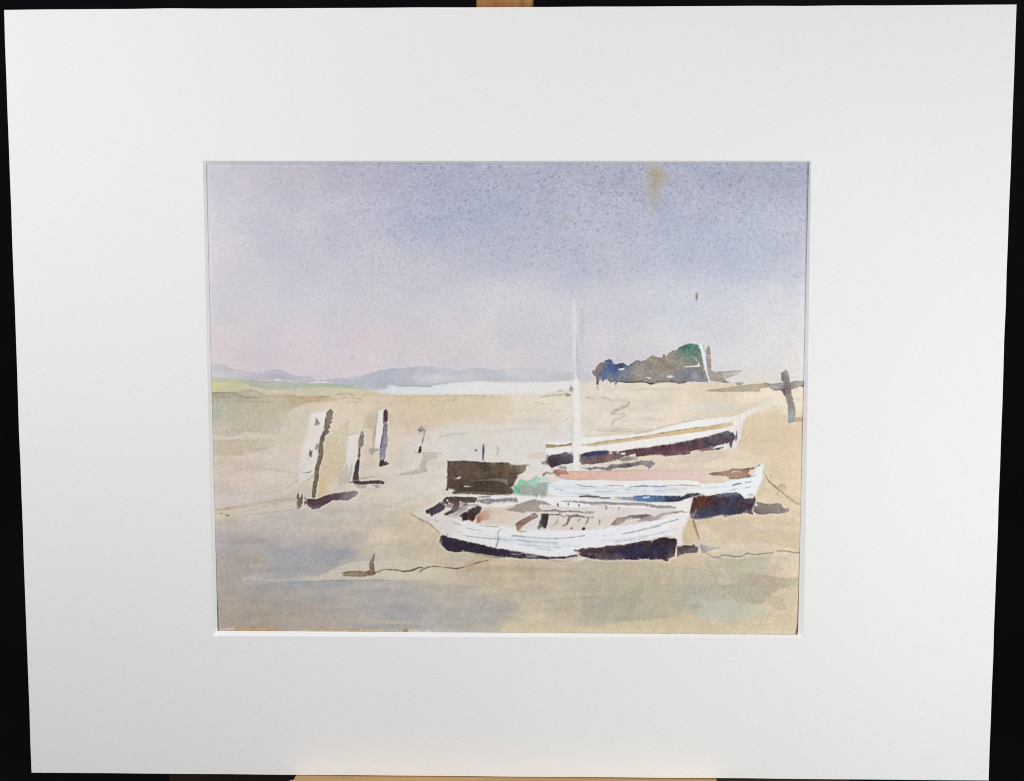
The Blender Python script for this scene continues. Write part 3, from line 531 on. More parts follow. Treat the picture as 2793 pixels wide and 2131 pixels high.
fill('D', [(695,940),(725,883),(750,930),(766,1100),(766,1282),(800,1286),(950,1285),(1222,1264),(1225,1290),(1150,1340),(1090,1362),(985,1395),(1000,1420),(1065,1457),(950,1447),(850,1436),(765,1432),(740,1380),(712,1250),(690,1080)], [(725,1000,'A99A8A'),(730,1200,'A89A90'),(850,1350,'AC9C8C'),(1000,1320,'BFB4A6'),(1150,1300,'CEC8BC'),(950,1420,'9C8C78')], edge=.14, part='head', halo=.15)
line('D', [(770,1288),(950,1287),(1215,1268)], 5, '8A7C6A', a=.6); line('D', [(850,1438),(960,1448),(1060,1457)], [4,9,6], '54483C', a=.8)
line('D', [(650,882),(668,985)], 8, '8C8078', a=.6)
line('D', [(265,915),(330,878),(450,852),(560,862)], 14, 'DCE8E6', a=.5, soft=4)
fill('D', [(1128,1456),(1200,1448),(1285,1443),(1222,1490),(1150,1482)], 'A49B94', edge=.1, soft=2)
fill('D', [(660,1572),(900,1542),(1120,1512),(1300,1482),(1560,1460),(1655,1470),(1640,1522),(1510,1545),(1502,1592),(1400,1587),(900,1592),(690,1582)], [(800,1570,'B5A78E'),(1200,1540,'BAA992'),(1500,1500,'C3B193'),(1620,1490,'A89F88')], edge=.08, soft=2)
line('D', [(1560,1460),(1700,1478),(1830,1455)], [6,9,9], '6E685E', a=.7)
fill('D', [(940,1380),(1300,1370),(1560,1280),(1830,1420),(1500,1460),(1100,1440)], 'E4DBC8', a=.4, soft=10, edge=0)

# ---- leaning cross
fill('F', [(1822,-60),(1868,-100),(1885,-140),(1925,-75),(1945,55),(1970,180),(2000,350),(2035,470),(2035,600),(2035,662),(1915,692),(1925,600),(1920,420),(1888,300),(1828,200),(1840,100),(1818,0)],
     [(1850,0,'7E7276'),(1920,-60,'A5AAB0'),(1880,100,'786A6C'),(1870,180,'746664'),(1950,120,'8C8280'),(1950,300,'9A8F84'),(1990,400,'8F867C'),(1980,560,'9DA3A6')], edge=.16, part='cross', halo=.2)
fill('F', [(1620,105),(1740,102),(1825,80),(1945,70),(2050,50),(2164,60),(2164,140),(2130,132),(2050,162),(1980,182),(1880,182),(1828,180),(1720,192),(1660,150)], [(1700,140,'A8ADB0'),(1800,120,'9A9896'),(2050,90,'A59E98'),(2120,90,'A2A09C'),(1900,140,'7E7272')], a=.9, edge=.2, part='cross', halo=.15)
line('F', [(1650,155),(1720,190),(1825,182)], 7, '4A4642', a=.7); dot('F', 2145, 130, 18, 14, '3A302A')
fill('F', [(1830,200),(1870,150),(1900,300),(1885,300)], '5E5150', a=.7)
fill('F', [(2010,596),(2100,600),(2155,596),(2155,660),(2040,668)], 'C0B096', edge=.15, part='cross')

# ---- zigzag track and marks on the sand
fill('E', [(560,-20),(745,-20),(720,250),(690,400),(655,650),(685,800),(660,950),(560,990),(380,980),(420,800),(520,500),(545,300)], 'DFDAD6', a=.62, soft=12, rag=4, edge=0)
line('E', [(978,298),(1060,312),(1150,342),(1380,330)], [8,26,14,8], 'B9AF9A', a=.7, edge=.05); line('E', [(1375,345),(1410,375),(1390,420),(1280,465),(1190,505),(1140,548),(1200,548)], [14,38,40,38,42,20,8], 'BDB39D', a=.75, edge=.08)
line('E', [(1200,548),(1320,552),(1355,572),(1300,600),(1190,640)], [7,10,12,10,12], 'ADA494', a=.6); line('E', [(1200,635),(1165,665),(1190,672)], [18,26,10], 'AAA294', a=.6); line('E', [(1155,680),(1148,715),(1190,745),(1250,765),(1450,768)], [12,10,9,7,4], 'B4AB97', a=.6)
line('E', [(920,780),(1000,800),(1300,802),(1560,820),(1700,822)], [4,6,6,6,3], 'BFB498', a=.8); line('E', [(790,892),(900,872),(1050,862),(1250,850)], [14,9,6,5], 'D6C493', a=.8)
line('E', [(1480,182),(1800,172),(2230,180)], 9, 'D3C3A2', a=.6); line('E', [(1230,715),(1500,720)], 6, 'D8CBAE', a=.6)
line('E', [(335,207),(380,196),(425,195)], [3,7,4], '9F9890'); fill('E', [(498,190),(520,150),(547,125),(590,185),(562,217),(510,205)], 'A9A597', edge=.12)
line('E', [(80,298),(180,272),(430,258)], [5,9,10], 'ABA188', a=.85); fill('E', [(425,250),(470,225),(542,265),(480,292)], 'A9A28A', edge=.12)
line('E', [(938,125),(942,188)], 24, 'BAB2A2', a=.85); line('E', [(785,300),(890,305)], [34,4], 'BBAD94', a=.8)
line('E', [(0,372),(100,395),(190,402),(265,385),(285,420),(250,455)], [6,9,6,6,10,4], 'D0C290', a=.7); dot('E', 586, 640, 15, 13, '8A8080'); dot('E', 480, 626, 7, 7, '9A9490')
fill('F', [(430,440),(700,350),(1000,340),(1250,420),(1480,380),(1710,300),(1500,430),(1230,540),(900,560),(500,480)], 'DBD6CC', a=.5, soft=9, edge=.02, rag=3)
line('F', [(1260,430),(1450,390),(1700,300)], [8,18,6], 'CFC4B0', a=.5, soft=3)
fill('F', [(1260,620),(1340,570),(1500,540),(1800,520),(1910,600),(1900,720),(2140,700),(2140,1000),(1900,1050),(1500,1080),(1200,1100),(1190,950),(1240,760)], 'DDC7A4', a=.75, soft=4, rag=4, edge=.05)
fill('F', [(430,1190),(800,1120),(970,1130),(940,1200),(700,1270),(200,1290)], 'D7CAB2', a=.7, soft=3, edge=.06)

# ---- farthest boat
fill('P', [(1487,1238),(1487,1204),(1583,1204),(1586,1193),(1642,1190),(1714,1186),(1769,1179),(1823,1164),(1862,1155),(1891,1146),(1931,1142),(1982,1137),(2016,1133),(2036,1121),(2069,1110),(2094,1102),(2118,1093),(2122,1103),(2100,1113),(2072,1121),(2049,1130),(2036,1138),(2030,1148),(2025,1166),(2021,1194),(2014,1212),(2005,1226),(1990,1224),(1800,1224),(1660,1250),(1580,1270),(1487,1240)],
     [(1500,1225,'EEEAE6'),(1650,1200,'EFECE8'),(1800,1185,'EFEBE7'),(1950,1155,'EEE9E6'),(2010,1150,'EBE4DD'),(2100,1105,'E8DFCE'),(2015,1190,'E4DFDA'),(1900,1180,'F1EFED')], edge=.02, soft=3, part='boat3')
line('F', [(0,752),(300,680),(520,640),(720,622)], [7,7,7,3], 'B7A68A', a=.75); line('E', [(1500,850),(1870,755)], 6, 'B7A68A', a=.6)
fill('E', [(690,1000),(722,1020),(900,985),(1100,948),(1380,915),(1600,885),(1800,848),(2000,815),(2072,800),(2372,755),(2572,735),(2772,698),(2960,668),(2960,725),(2772,765),(2472,815),(2172,855),(1872,895),(1700,920),(1400,962),(1100,1002),(850,1032),(700,1024)],
     [(800,1015,'D8BE92'),(1300,955,'DCBE92'),(1800,880,'DEC296'),(2300,800,'DCC08C'),(2700,735,'D4B388'),(2900,700,'DCC8A0')], edge=.06, part='boat3s', rag=1)
line('E', [(700,1010),(900,985),(1100,948),(1380,917),(1600,887),(1800,850),(2000,817),(2372,757),(2572,737)], 6, '93795A', a=.75, rag=1.5)
fill('E', [(158,1000),(240,1012),(320,1020),(480,1008),(548,982),(550,1025),(400,1040),(250,1060),(163,1066)], [(250,1035,'C6A270'),(480,1020,'D2B384')], edge=.1, part='boat3s'); line('E', [(160,1010),(320,1022),(480,1010),(545,990)], 10, '6B5338', a=.85)
fill('E', [(180,1205),(210,1170),(260,1155),(330,1150),(400,1138),(440,1120),(490,1122),(520,1165),(535,1120),(572,1170),(572,1272),(500,1292),(400,1312),(320,1332),(250,1362),(205,1322),(172,1272)], [(300,1250,'423942'),(250,1310,'3A3038'),(470,1150,'6C6676'),(300,1170,'5A525E'),(500,1240,'4C424C'),(550,1180,'6A6070')], edge=.2, part='boat3b', halo=.5)
line('E', [(185,1150),(165,1240)], 10, '6B6468', a=.8); line('E', [(160,1255),(172,1300)], 14, '4A443E'); line('E', [(100,1265),(130,1300)], 7, '6F6864', a=.8); line('E', [(110,1290),(150,1275)], 7, '6F6864', a=.8)
fill('E', [(638,1165),(660,1150),(700,1158),(760,1128),(900,1110),(1060,1095),(1110,1115),(1250,1110),(1400,1088),(1550,1060),(1700,1048),(1872,1015),(1972,1008),(2122,980),(2372,930),(2572,888),(2752,838),(2872,803),(2912,803),(2932,832),(2962,818),(2992,870),(3002,920),(2964,960),(2954,1050),(2932,1064),(2915,990),(2872,992),(2722,1022),(2572,1052),(2432,1082),(2322,1112),(2335,1150),(2252,1162),(2072,1167),(1962,1184),(1872,1150),(1700,1168),(1560,1192),(1490,1180),(1400,1172),(1350,1172),(1250,1232),(1100,1262),(950,1292),(850,1302),(700,1314),(660,1262),(642,1205)],
     [(665,1230,'A08488'),(740,1210,'6C585E'),(850,1230,'5E4E56'),(800,1290,'7E6A6A'),(1000,1200,'6E5458'),(1120,1220,'80605C'),(1250,1140,'6E5C60'),(1400,1130,'6E4E4C'),(1550,1130,'644244'),(1700,1110,'5A3C42'),(1700,1060,'6A5A62'),(1900,1070,'4A3236'),(1900,1120,'643E42'),(2172,1040,'493844'),(2172,1100,'653E42'),(2572,960,'4B3A46'),(2372,1060,'543A40'),(2172,1150,'8A7276'),(2872,900,'4C4048'),(2890,830,'6A6474'),(2972,880,'54484E'),(2600,900,'6C606C'),(2300,1130,'8C767A')], edge=.2, gran=.09, part='boat3b', halo=.5)
fill('F', [(60,1110),(300,1070),(560,1020),(560,1075),(300,1125),(60,1150)], '6C3C40', a=.5, soft=5, rag=3, edge=.05)
line('F', [(250,985),(500,940),(700,905),(900,850),(1010,815)], [12,20,22,26,16], '77707C', a=.6, soft=4, rag=2)
line('E', [(1550,1180),(1750,1160),(1960,1160)], [8,12,6], '6E2A2E', a=.55); line('E', [(700,1160),(700,1240)], 9, '3A2E36', a=.7); line('E', [(2000,1020),(2400,950),(2800,860)], [10,14,12], '3A2C36', a=.45, soft=3)
fill('E', [(700,1158),(790,1120),(900,1110),(1060,1095),(1108,1118),(1070,1150),(900,1168),(780,1188),(725,1172)], [(780,1150,'2E365C'),(950,1135,'343E6A'),(1060,1115,'2E3C68')], edge=.15)
dot('E', 1132, 1132, 20, 9, 'EEE8EA', edge=0); fill('E', [(1282,1140),(1345,1128),(1350,1150),(1310,1158)], 'EEE4DE', edge=0); fill('E', [(1418,1166),(1505,1140),(1500,1175),(1440,1180)], 'F0E8E2', edge=0); dot('E', 1235, 1130, 18, 6, 'E0D4D2', edge=0)
fill('E', [(1240,1232),(1340,1200),(1400,1185),(1540,1198),(1535,1238),(1420,1252),(1320,1258)], [(1350,1230,'8A8280'),(1470,1210,'B8AE9E')], edge=.08, soft=2)
fill('F', [(558,1085),(700,1055),(850,1025),(830,1040),(720,1095),(640,1107)], [(620,1090,'966A64'),(780,1050,'8C7474')], edge=.1, part='boat3b'); line('F', [(790,1078),(870,1072),(945,1045)], [14,26,12], '4A4248', rag=1.6); line('F', [(720,1090),(770,1082)], 9, '7A6062', a=.8)
line('F', [(1152,808),(1150,880),(1140,960)], [8,16,8], '706A6A', rag=1.2); dot('F', 1140, 890, 9, 9, '4E4848')
line('F', [(1195,580),(1205,700),(1190,860)], 5, 'D0C2AE', a=.6); line('F', [(1260,640),(1240,760),(1220,900),(1180,1000)], 6, 'C9B08A', a=.5)
fill('E', [(668,1345),(740,1352),(800,1358),(880,1335),(1000,1345),(1080,1350),(1130,1308),(1200,1312),(1320,1295),(1450,1280),(1600,1243),(1750,1248),(1800,1275),(1792,1320),(1700,1378),(1688,1340),(1600,1308),(1450,1342),(1350,1358),(1240,1352),(1165,1372),(1102,1402),(1080,1388),(950,1372),(820,1392),(760,1370)],
     [(750,1358,'7E787A'),(950,1355,'8E868C'),(1150,1340,'7C7478'),(1260,1320,'857A80'),(1380,1315,'5A4E56'),(1500,1300,'827A80'),(1650,1275,'9E969A'),(1740,1320,'948C94')], edge=.16, halo=.3)
line('E', [(1250,1348),(1420,1340)], 9, '2E2A2C', a=.6)
fill('E', [(325,1345),(400,1330),(460,1330),(472,1382),(400,1375)], 'B0A89B', edge=.08, soft=2)

# ---- mast left as bare paper
line('P', [(1586,842),(1588,880),(1587,935)], [4,8,4], 'BDB5BC', a=.55, soft=4, rag=1.5, part='mast'); line('P', [(1580,960),(1584,1010),(1590,1030)], [10,26,30], 'C5C2D6', a=.5, soft=10, rag=2)
line('P', [(1552,870),(1556,940),(1556,1010)], [6,10,8], 'D0CCD2', a=.6, soft=5)
line('P', [(1564,818),(1566,838),(1567,870),(1566,940),(1567,985),(1570,1030),(1572,1060)], [5,10,13,9,7,8,11], 'E2DEE2', a=.72, soft=3.4, rag=2.6, part='mast', gran=.02)
line('P', [(1571,1040),(1573,1100),(1574,1160),(1573,1230),(1571,1278)], [15,20,18,16,14], 'EBE7E5', a=.9, soft=2.4, rag=1.2, part='mast', gran=.02)
line('P', [(1574,925),(1573,960),(1577,1010),(1579,1035)], 2.2, 'B4AEB6', a=.5); line('P', [(1559,1150),(1562,1240)], 2, 'D5CEC6', a=.6)

# ---- middle boat
fill('P', [(1494,1322),(1527,1309),(1640,1304),(1760,1308),(1900,1308),(1968,1314),(2009,1307),(2052,1298),(2063,1278),(2073,1262),(2084,1268),(2084,1296),(2075,1318),(2066,1344),(2060,1354),(2033,1360),(2017,1348),(1970,1350),(1925,1356),(1905,1349),(1860,1358),(1790,1356),(1735,1354),(1700,1358),(1660,1360),(1580,1356),(1518,1356),(1494,1345)],
     [(1520,1330,'E6E9EE'),(1650,1330,'E7EAF0'),(1800,1340,'E6EAF1'),(1900,1320,'EFEDE8'),(2000,1330,'E9ECEF'),(2060,1310,'E9EFF0'),(2072,1275,'E9ECE6'),(1650,1310,'EDE8DC'),(1820,1312,'EDE8DE')], edge=.02, soft=3, part='boat2')
fill('I', [(640,325),(700,290),(830,250),(1100,250),(1400,245),(1652,240),(2150,230),(2652,230),(2932,225),(3252,215),(3400,215),(3420,330),(3200,400),(3150,425),(2800,442),(2772,400),(2552,382),(2202,385),(1952,390),(1652,396),(1500,390),(1300,372),(1000,386),(800,376),(700,350)],
     [(800,310,'E6B6A2'),(1100,320,'E3B8A8'),(1500,310,'E5BEB0'),(1900,330,'E5C1B3'),(2200,310,'E6C6BC'),(2700,320,'E7C9BF'),(2950,405,'E5CDBA'),(3250,380,'E6D2BE'),(2500,350,'E6C6BA')], edge=.06, rag=1.2, part='boat2s')
line('I', [(830,252),(1100,250),(1400,246),(1700,240),(2150,232)], 5, 'B59C92', a=.6); line('I', [(700,352),(1000,384),(1300,374)], 4, 'D09A88', a=.5)
fill('J', [(1272,288),(1330,275),(1400,265),(1590,240),(1640,213),(1800,215),(1900,205),(1988,188),(1960,215),(1890,237),(1868,290),(1912,310),(1902,345),(1800,352),(1700,372),(1588,366),(1580,330),(1450,318),(1330,310)], [(1350,290,'9A7866'),(1500,290,'AC8B76'),(1700,330,'AC8C78'),(1850,330,'A58472'),(1800,230,'A0705E'),(1930,205,'8C5E50')], edge=.22, part='boat2s', halo=.2)
line('J', [(1640,262),(1700,245),(1770,262)], 9, 'F0DDCB'); line('J', [(1870,340),(1930,330),(1990,318)], [14,12,5], '868690', a=.8)
line('I', [(455,305),(490,275),(540,270)], [30,16,14], '645A52'); line('I', [(540,285),(600,280),(640,270)], [9,9,20], '4A3830'); fill('I', [(598,245),(640,225),(720,222),(800,250),(832,300),(720,292),(672,328),(632,295)], [(650,275,'9A5C48'),(750,262,'CE8C76'),(680,310,'A87C5C'),(700,235,'D4A090')], edge=.2, part='boat2s')
PL = dict(a=.95, rag=1.0, wk=1.5, dk=.9)
line('I', [(930,450),(1050,475),(1230,485)], [6,10,6], '8A95A2', **PL); line('I', [(1370,475),(1550,465),(1650,476)], [4,8,4], '93A0AE', **PL); line('I', [(1750,490),(1950,470),(2100,476),(2220,482)], [5,10,8,5], '8495AA', **PL)
line('J', [(90,490),(300,470),(550,485),(700,466),(900,458),(1080,470),(1180,470)], [6,9,8,8,9,7,3], '8695AB', **PL); line('I', [(630,518),(740,535)], 8, 'B5C0CB', **PL); line('I', [(1230,555),(1400,560),(1570,545)], 5, 'B5C0CA', **PL); line('I', [(1000,515),(1100,515)], 4, 'C3CBD2', **PL)
line('J', [(0,530),(300,545),(600,540),(1000,515)], 5, 'BFC9D6', **PL); line('J', [(1640,462),(1700,445),(1772,433)], [8,12,10], '727A86', **PL); line('J', [(1830,425),(1925,408)], 8, '9CA3A8', **PL); line('J', [(1830,502),(1910,488)], 7, 'A3A9B0', **PL); line('J', [(1590,540),(1720,512)], 10, 'BCC6D6', **PL); line('J', [(1880,605),(1950,605)], 18, 'B7BBC2', **PL)
line('J', [(2025,175),(2060,140)], [22,14], '8A8888', a=.8); line('J', [(2105,240),(2100,300)], 9, 'B5B3A8', a=.7)
line('I', [(995,635),(1100,624),(1200,634),(1280,636)], [16,20,26,18], '2E2E30', rag=1.5); line('I', [(1270,632),(1325,655),(1450,650)], [12,20,12], '555A62'); line('I', [(950,602),(1150,602)], 5, '8E9094', a=.8)
line('I', [(680,640),(760,645),(900,630),(960,635)], 9, 'C9C3BC', a=.8)
fill('I', [(1500,640),(1650,636),(1790,640),(1830,618),(2000,614),(2250,620),(2500,620),(2520,642),(2572,620),(2612,594),(2782,578),(2832,600),(2905,616),(2712,640),(2652,646),(2552,680),(2532,742),(2520,702),(2352,712),(2212,712),(1982,718),(1802,692),(1652,672)],
     [(1600,650,'A9B8CA'),(1730,655,'8EA3C2'),(1850,660,'5F7CAC'),(1990,670,'587AAA'),(2200,665,'54709E'),(2400,660,'44557C'),(2350,705,'20242E'),(2480,680,'34384A'),(2560,640,'3C3C46'),(2750,600,'47474F'),(2880,612,'74707A')], edge=.12, part='boat2w', halo=.4)
line('J', [(300,648),(385,640)], 15, 'E8ECF0'); line('J', [(180,622),(350,617),(600,626),(860,628)], [5,9,6,9], '24344E', a=.6); line('J', [(560,705),(720,702),(860,690)], [5,12,10], '20242E', a=.8); line('J', [(880,650),(960,598),(1120,582)], [14,16,12], '34343C', a=.7)
fill('J', [(1045,648),(1120,632),(1250,622),(1400,600),(1560,577),(1700,570),(1750,590),(1790,630),(1830,662),(1900,650),(1942,660),(1965,608),(1992,670),(1992,710),(1962,760),(1942,840),(1952,908),(1872,890),(1850,878),(1700,900),(1540,937),(1480,910),(1300,950),(1180,972),(1062,977),(1008,952),(1012,900),(998,882),(1018,780),(1032,700)],
     [(1100,700,'5E3128'),(1060,820,'5A3026'),(1150,760,'5E3A2C'),(1250,680,'562E2E'),(1400,700,'483038'),(1550,680,'3E3040'),(1700,650,'393347'),(1450,780,'444052'),(1200,880,'3B3E56'),(1150,830,'4A4252'),(1500,860,'4A4858'),(1800,780,'43303C'),(1700,800,'40343F'),(1920,760,'3C3038'),(1960,680,'4E4A58'),(1560,590,'6A6A82'),(1700,590,'626480'),(1060,930,'8C8A98'),(1900,885,'7A5E62')], edge=.15, rag=2, gran=.09, part='boat2b', halo=.5)
fill('J', [(1090,815),(1300,790),(1600,770),(1900,790),(1940,840),(1700,890),(1480,905),(1200,960),(1060,960),(1075,880)], '3A3C54', a=.55, soft=5, rag=3, edge=.1)
fill('J', [(1060,660),(1250,640),(1330,700),(1200,770),(1060,810),(1030,760)], '66352A', a=.5, soft=8, rag=3, edge=0)
fill('J', [(1400,600),(1560,578),(1700,572),(1740,600),(1600,625),(1420,640)], '6C6C86', a=.7, soft=4, rag=2, edge=.05)
line('J', [(1830,700),(1900,730),(1940,700)], [20,30,14], '5C5A6C', a=.6, soft=4)
line('J', [(1040,650),(1025,720),(1005,790)], [10,13,8], 'F2EAE2', edge=0); line('J', [(1100,820),(1070,890),(1040,915)], [16,18,26], '8C8A9A', a=.8, soft=3); line('J', [(1850,840),(1840,880)], 14, 'A8A6B8', a=.7)
line('J', [(1530,925),(1700,905),(1860,880)], [20,14,10], 'B0AA9A', a=.85, rag=1.6); line('J', [(1060,975),(1250,960),(1480,905)], 8, 'D8D8D6', a=.7)
fill('R', [(185,1110),(260,1125),(340,1150),(440,1158),(560,1155),(660,1142),(720,1165),(760,1235),(830,1245),(880,1268),(905,1305),(880,1335),(760,1365),(640,1370),(480,1375),(300,1388),(180,1365),(110,1310),(130,1220),(180,1180)],
     [(250,1170,'928684'),(500,1200,'94867F'),(700,1190,'9A8E8C'),(250,1300,'84766C'),(500,1300,'86786F'),(800,1270,'7C7068'),(840,1330,'B0A48E'),(150,1320,'5E5048')], edge=.2, part='boat2c', halo=.4)
fill('R', [(160,1190),(180,1150),(205,1200),(180,1205)], 'EFEBEA', edge=0)
line('R', [(360,470),(380,530),(430,625)], [6,10,16], '958B70', part='rope2'); line('R', [(455,665),(540,740),(655,835)], [18,22,22], '857B62', part='rope2', rag=1.4); line('R', [(465,515),(500,560),(520,615)], [14,30,14], 'B3A58C', a=.9)
line('R', [(660,820),(700,760),(760,750)], [16,46,30], '9C927C', a=.85); dot('R', 770, 800, 52, 56, 'C3B79E', a=.7); line('R', [(680,850),(660,910),(625,965)], [26,18,12], 'A3967E'); line('R', [(700,860),(740,895),(800,960),(900,1030),(1000,1100),(1060,1150),(1160,1170)], [18,16,12,10,9,10,10], '95897A', part='rope2')
dot('R', 570, 400, 60, 90, 'CFC08E', ang=-30, a=.6, soft=14, edge=0); dot('R', 700, 540, 110, 50, 'CCBFA0', a=.5, soft=8, edge=.04)
line('R', [(390,280),(330,400),(340,640),(250,770),(205,890),(205,1000)], 7, 'C0B48E', a=.5, soft=3); dot('R', 250, 920, 50, 70, 'D6C88E', a=.5, soft=16, edge=0)

# ---- nearest boat
fill('P', [(1120,1401),(1145,1387),(1176,1372),(1202,1363),(1216,1352),(1263,1349),(1336,1352),(1409,1350),(1463,1355),(1502,1355),(1563,1355),(1672,1365),(1763,1370),(1843,1371),(1863,1365),(1882,1358),(1884,1378),(1880,1404),(1874,1422),(1863,1445),(1860,1467),(1865,1483),(1848,1490),(1846,1470),(1820,1460),(1780,1470),(1700,1490),(1620,1496),(1567,1502),(1578,1516),(1527,1524),(1455,1520),(1361,1496),(1274,1477),(1204,1461),(1200,1460),(1190,1447),(1173,1430),(1145,1416),(1127,1406)],
     [(1140,1402,'DDD3C8'),(1200,1440,'E0D6CE'),(1280,1455,'E6E5E8'),(1400,1480,'E8E9EF'),(1500,1500,'E8E9EF'),(1600,1480,'E9EAF0'),(1700,1460,'EAEBF0'),(1800,1440,'F0EDEE'),(1870,1390,'EEE8E4'),(1850,1460,'EBE3DC'),(1300,1365,'EFE9E4'),(1500,1375,'EFEBEA'),(1700,1380,'EEE9E8'),(1400,1440,'ECEAE6')], edge=.02, soft=3, part='boat1')
fill('P', [(1212,1404),(1250,1390),(1300,1375),(1360,1372),(1410,1368),(1470,1374),(1560,1385),(1640,1380),(1760,1388),(1845,1385),(1828,1402),(1772,1424),(1712,1433),(1672,1437),(1615,1445),(1560,1448),(1490,1445),(1436,1445),(1354,1432),(1300,1430),(1260,1419),(1225,1411)],
     [(1240,1404,'DCD2CA'),(1330,1400,'DCCBB8'),(1370,1410,'DECDBA'),(1420,1400,'DCD0C2'),(1450,1425,'E0DBD6'),(1540,1395,'E2D5D0'),(1560,1425,'DECFC0'),(1640,1395,'E1D6D2'),(1640,1425,'DFD2C6'),(1740,1405,'E1D7D2'),(1720,1425,'DECFC0'),(1500,1430,'DED0C4')], a=.9, edge=.03, soft=4, part='boat1i')
line('P', [(1262,1378),(1372,1380),(1440,1367)], [6,8,5], 'EFEBE9', a=.9)
line('H', [(330,1150),(460,1080),(560,1010),(640,955),(720,935),(950,948)], [6,8,8,10,12,10], 'E9E2DA', a=.8)
fill('H', [(326,1168),(370,1145),(430,1128),(520,1065),(555,1035),(560,1050),(600,1028),(620,1060),(642,1122),(600,1172),(500,1222),(448,1242),(432,1268),(405,1240),(350,1226)], [(360,1190,'30262A'),(500,1130,'4E4B58'),(560,1100,'4A4550'),(600,1060,'4A4040'),(440,1220,'3E3638')], edge=.2, part='boat1t', halo=.5)
fill('H', [(588,1012),(640,966),(760,960),(950,966),(1105,972),(1122,1000),(1080,1050),(955,1062),(870,1042),(842,1030),(852,1100),(830,1142),(760,1182),(700,1212),(645,1244),(588,1226),(660,1192),(718,1162),(735,1125),(748,1080),(700,1052),(650,1082),(605,1060)],
     [(650,990,'4C413A'),(780,1000,'50423C'),(900,1000,'4A3F38'),(1050,1005,'54483E'),(800,1090,'6A5458'),(780,1140,'6E5A5C'),(650,1215,'342A2A'),(1000,1040,'5A4E42')], edge=.2, part='boat1t', halo=.5)
fill('H', [(645,1092),(690,1065),(742,1072),(752,1110),(735,1130),(690,1132),(650,1120)], [(700,1100,'AC9A94'),(660,1110,'8C7A76')], edge=.1); dot('H', 662, 1018, 15, 13, 'EDE2DA', edge=0); fill('H', [(585,1202),(640,1160),(695,1138),(706,1156),(640,1206),(600,1212)], 'E2D8CC', edge=0)
fill('H', [(850,1030),(920,1050),(955,1065),(940,1085),(860,1110)], 'B5A698', a=.9)
fill('H', [(700,1215),(760,1180),(860,1130),(950,1085),(962,1150),(900,1202),(850,1252),(760,1266)], [(760,1230,'C3B6B0'),(880,1150,'B3A5A6')], edge=.04, soft=2)
line('H', [(640,1240),(740,1195),(860,1130),(960,1072)], [18,24,16,10], '3C3032'); line('H', [(640,1250),(720,1260)], 8, 'A3948A', a=.7)
fill('H', [(850,1245),(880,1215),(945,1192),(1010,1148),(1060,1120),(1100,1100),(1142,1098),(1188,1140),(1150,1202),(1088,1252),(1082,1312),(1042,1338),(980,1310),(890,1328),(880,1282),(853,1268)], [(900,1250,'33242A'),(1000,1230,'432C2C'),(1110,1150,'4A3A3E'),(960,1300,'3A282A'),(1050,1290,'3C2A2C')], edge=.15, rag=2.2, part='boat1t', halo=.5)
fill('H', [(1097,1262),(1190,1188),(1260,1158),(1345,1190),(1305,1250),(1272,1312),(1192,1312),(1132,1362),(1102,1345)], [(1120,1310,'A86C50'),(1200,1230,'C08E76'),(1260,1220,'C89A80'),(1310,1210,'D8BCA6')], edge=.08, soft=3)
fill('H', [(1280,1180),(1500,1180),(1600,1250),(1300,1300),(1270,1310)], 'DCC6B0', a=.5, soft=16, edge=0, rag=4)
fill('H', [(1095,1040),(1130,1002),(1250,992),(1370,1004),(1560,982),(1690,985),(1722,1045),(1600,1040),(1450,1042),(1350,1052),(1268,1084),(1200,1062)], [(1150,1030,'8E8484'),(1260,1020,'9C96A2'),(1400,1020,'918C94'),(1600,1010,'8A868E')], edge=.18, part='boat1g', halo=.3)
line('H', [(1120,972),(1240,966),(1310,968)], [8,10,5], '5A4E48'); line('H', [(960,1092),(1120,1088)], [12,16], '857C92', a=.85); fill('H', [(1120,985),(1250,975),(1240,990),(1150,1010)], 'E6E0DE', a=.9, edge=0)
fill('I', [(-120,835),(-30,800),(0,788),(50,750),(200,708),(290,680),(350,680),(440,698),(540,732),(556,756),(430,746),(388,756),(380,792),(422,832),(370,862),(250,850),(150,872),(50,862),(-40,848)], [(0,810,'A79C90'),(200,770,'A99E94'),(330,720,'A0938E'),(480,730,'A9A09A'),(350,830,'B3A498')], edge=.14, part='boat1g')
fill('I', [(36,1050),(80,1010),(130,982),(320,880),(362,912),(372,942),(250,1002),(150,1062),(112,1122),(58,1134)], [(200,970,'9E8072'),(80,1100,'A67E66'),(340,920,'A58C80'),(100,1030,'8C6E62')], edge=.2, part='boat1i', halo=.3)
line('I', [(40,1045),(130,985),(310,885)], 6, '5A4640', a=.6); line('I', [(60,1140),(130,1155),(190,1156)], [10,12,8], 'A58C66', a=.9); line('I', [(260,1040),(205,1115)], [26,10], 'D8CDC2', a=.8)
fill('I', [(418,895),(440,885),(522,886),(530,962),(502,1062),(490,1112),(462,1112),(440,1088),(382,1112),(368,1072),(398,1010),(420,950)], [(470,930,'3E2E30'),(460,1040,'44302E'),(390,1080,'7A7272'),(480,1095,'3A2A22')], edge=.15, part='boat1i', halo=.5)
line('I', [(372,1105),(405,1095),(395,1125)], [22,22,10], '8A8886'); dot('I', 400, 1000, 12, 46, '9A8C8C', ang=20, a=.8)
LN = dict(a=1.0, rag=1.2, wk=1.35, dk=.84)
line('I', [(410,842),(500,852),(600,840),(650,836),(700,862),(830,850),(980,860),(1050,868),(1205,860)], [12,18,26,18,22,18,16,12,7], 'A59896', part='boat1i', **LN); line('I', [(580,835),(640,840)], 24, '8C7E84', a=.8); line('I', [(960,850),(1060,885),(1200,880)], [8,8,5], 'A89C98', **LN)
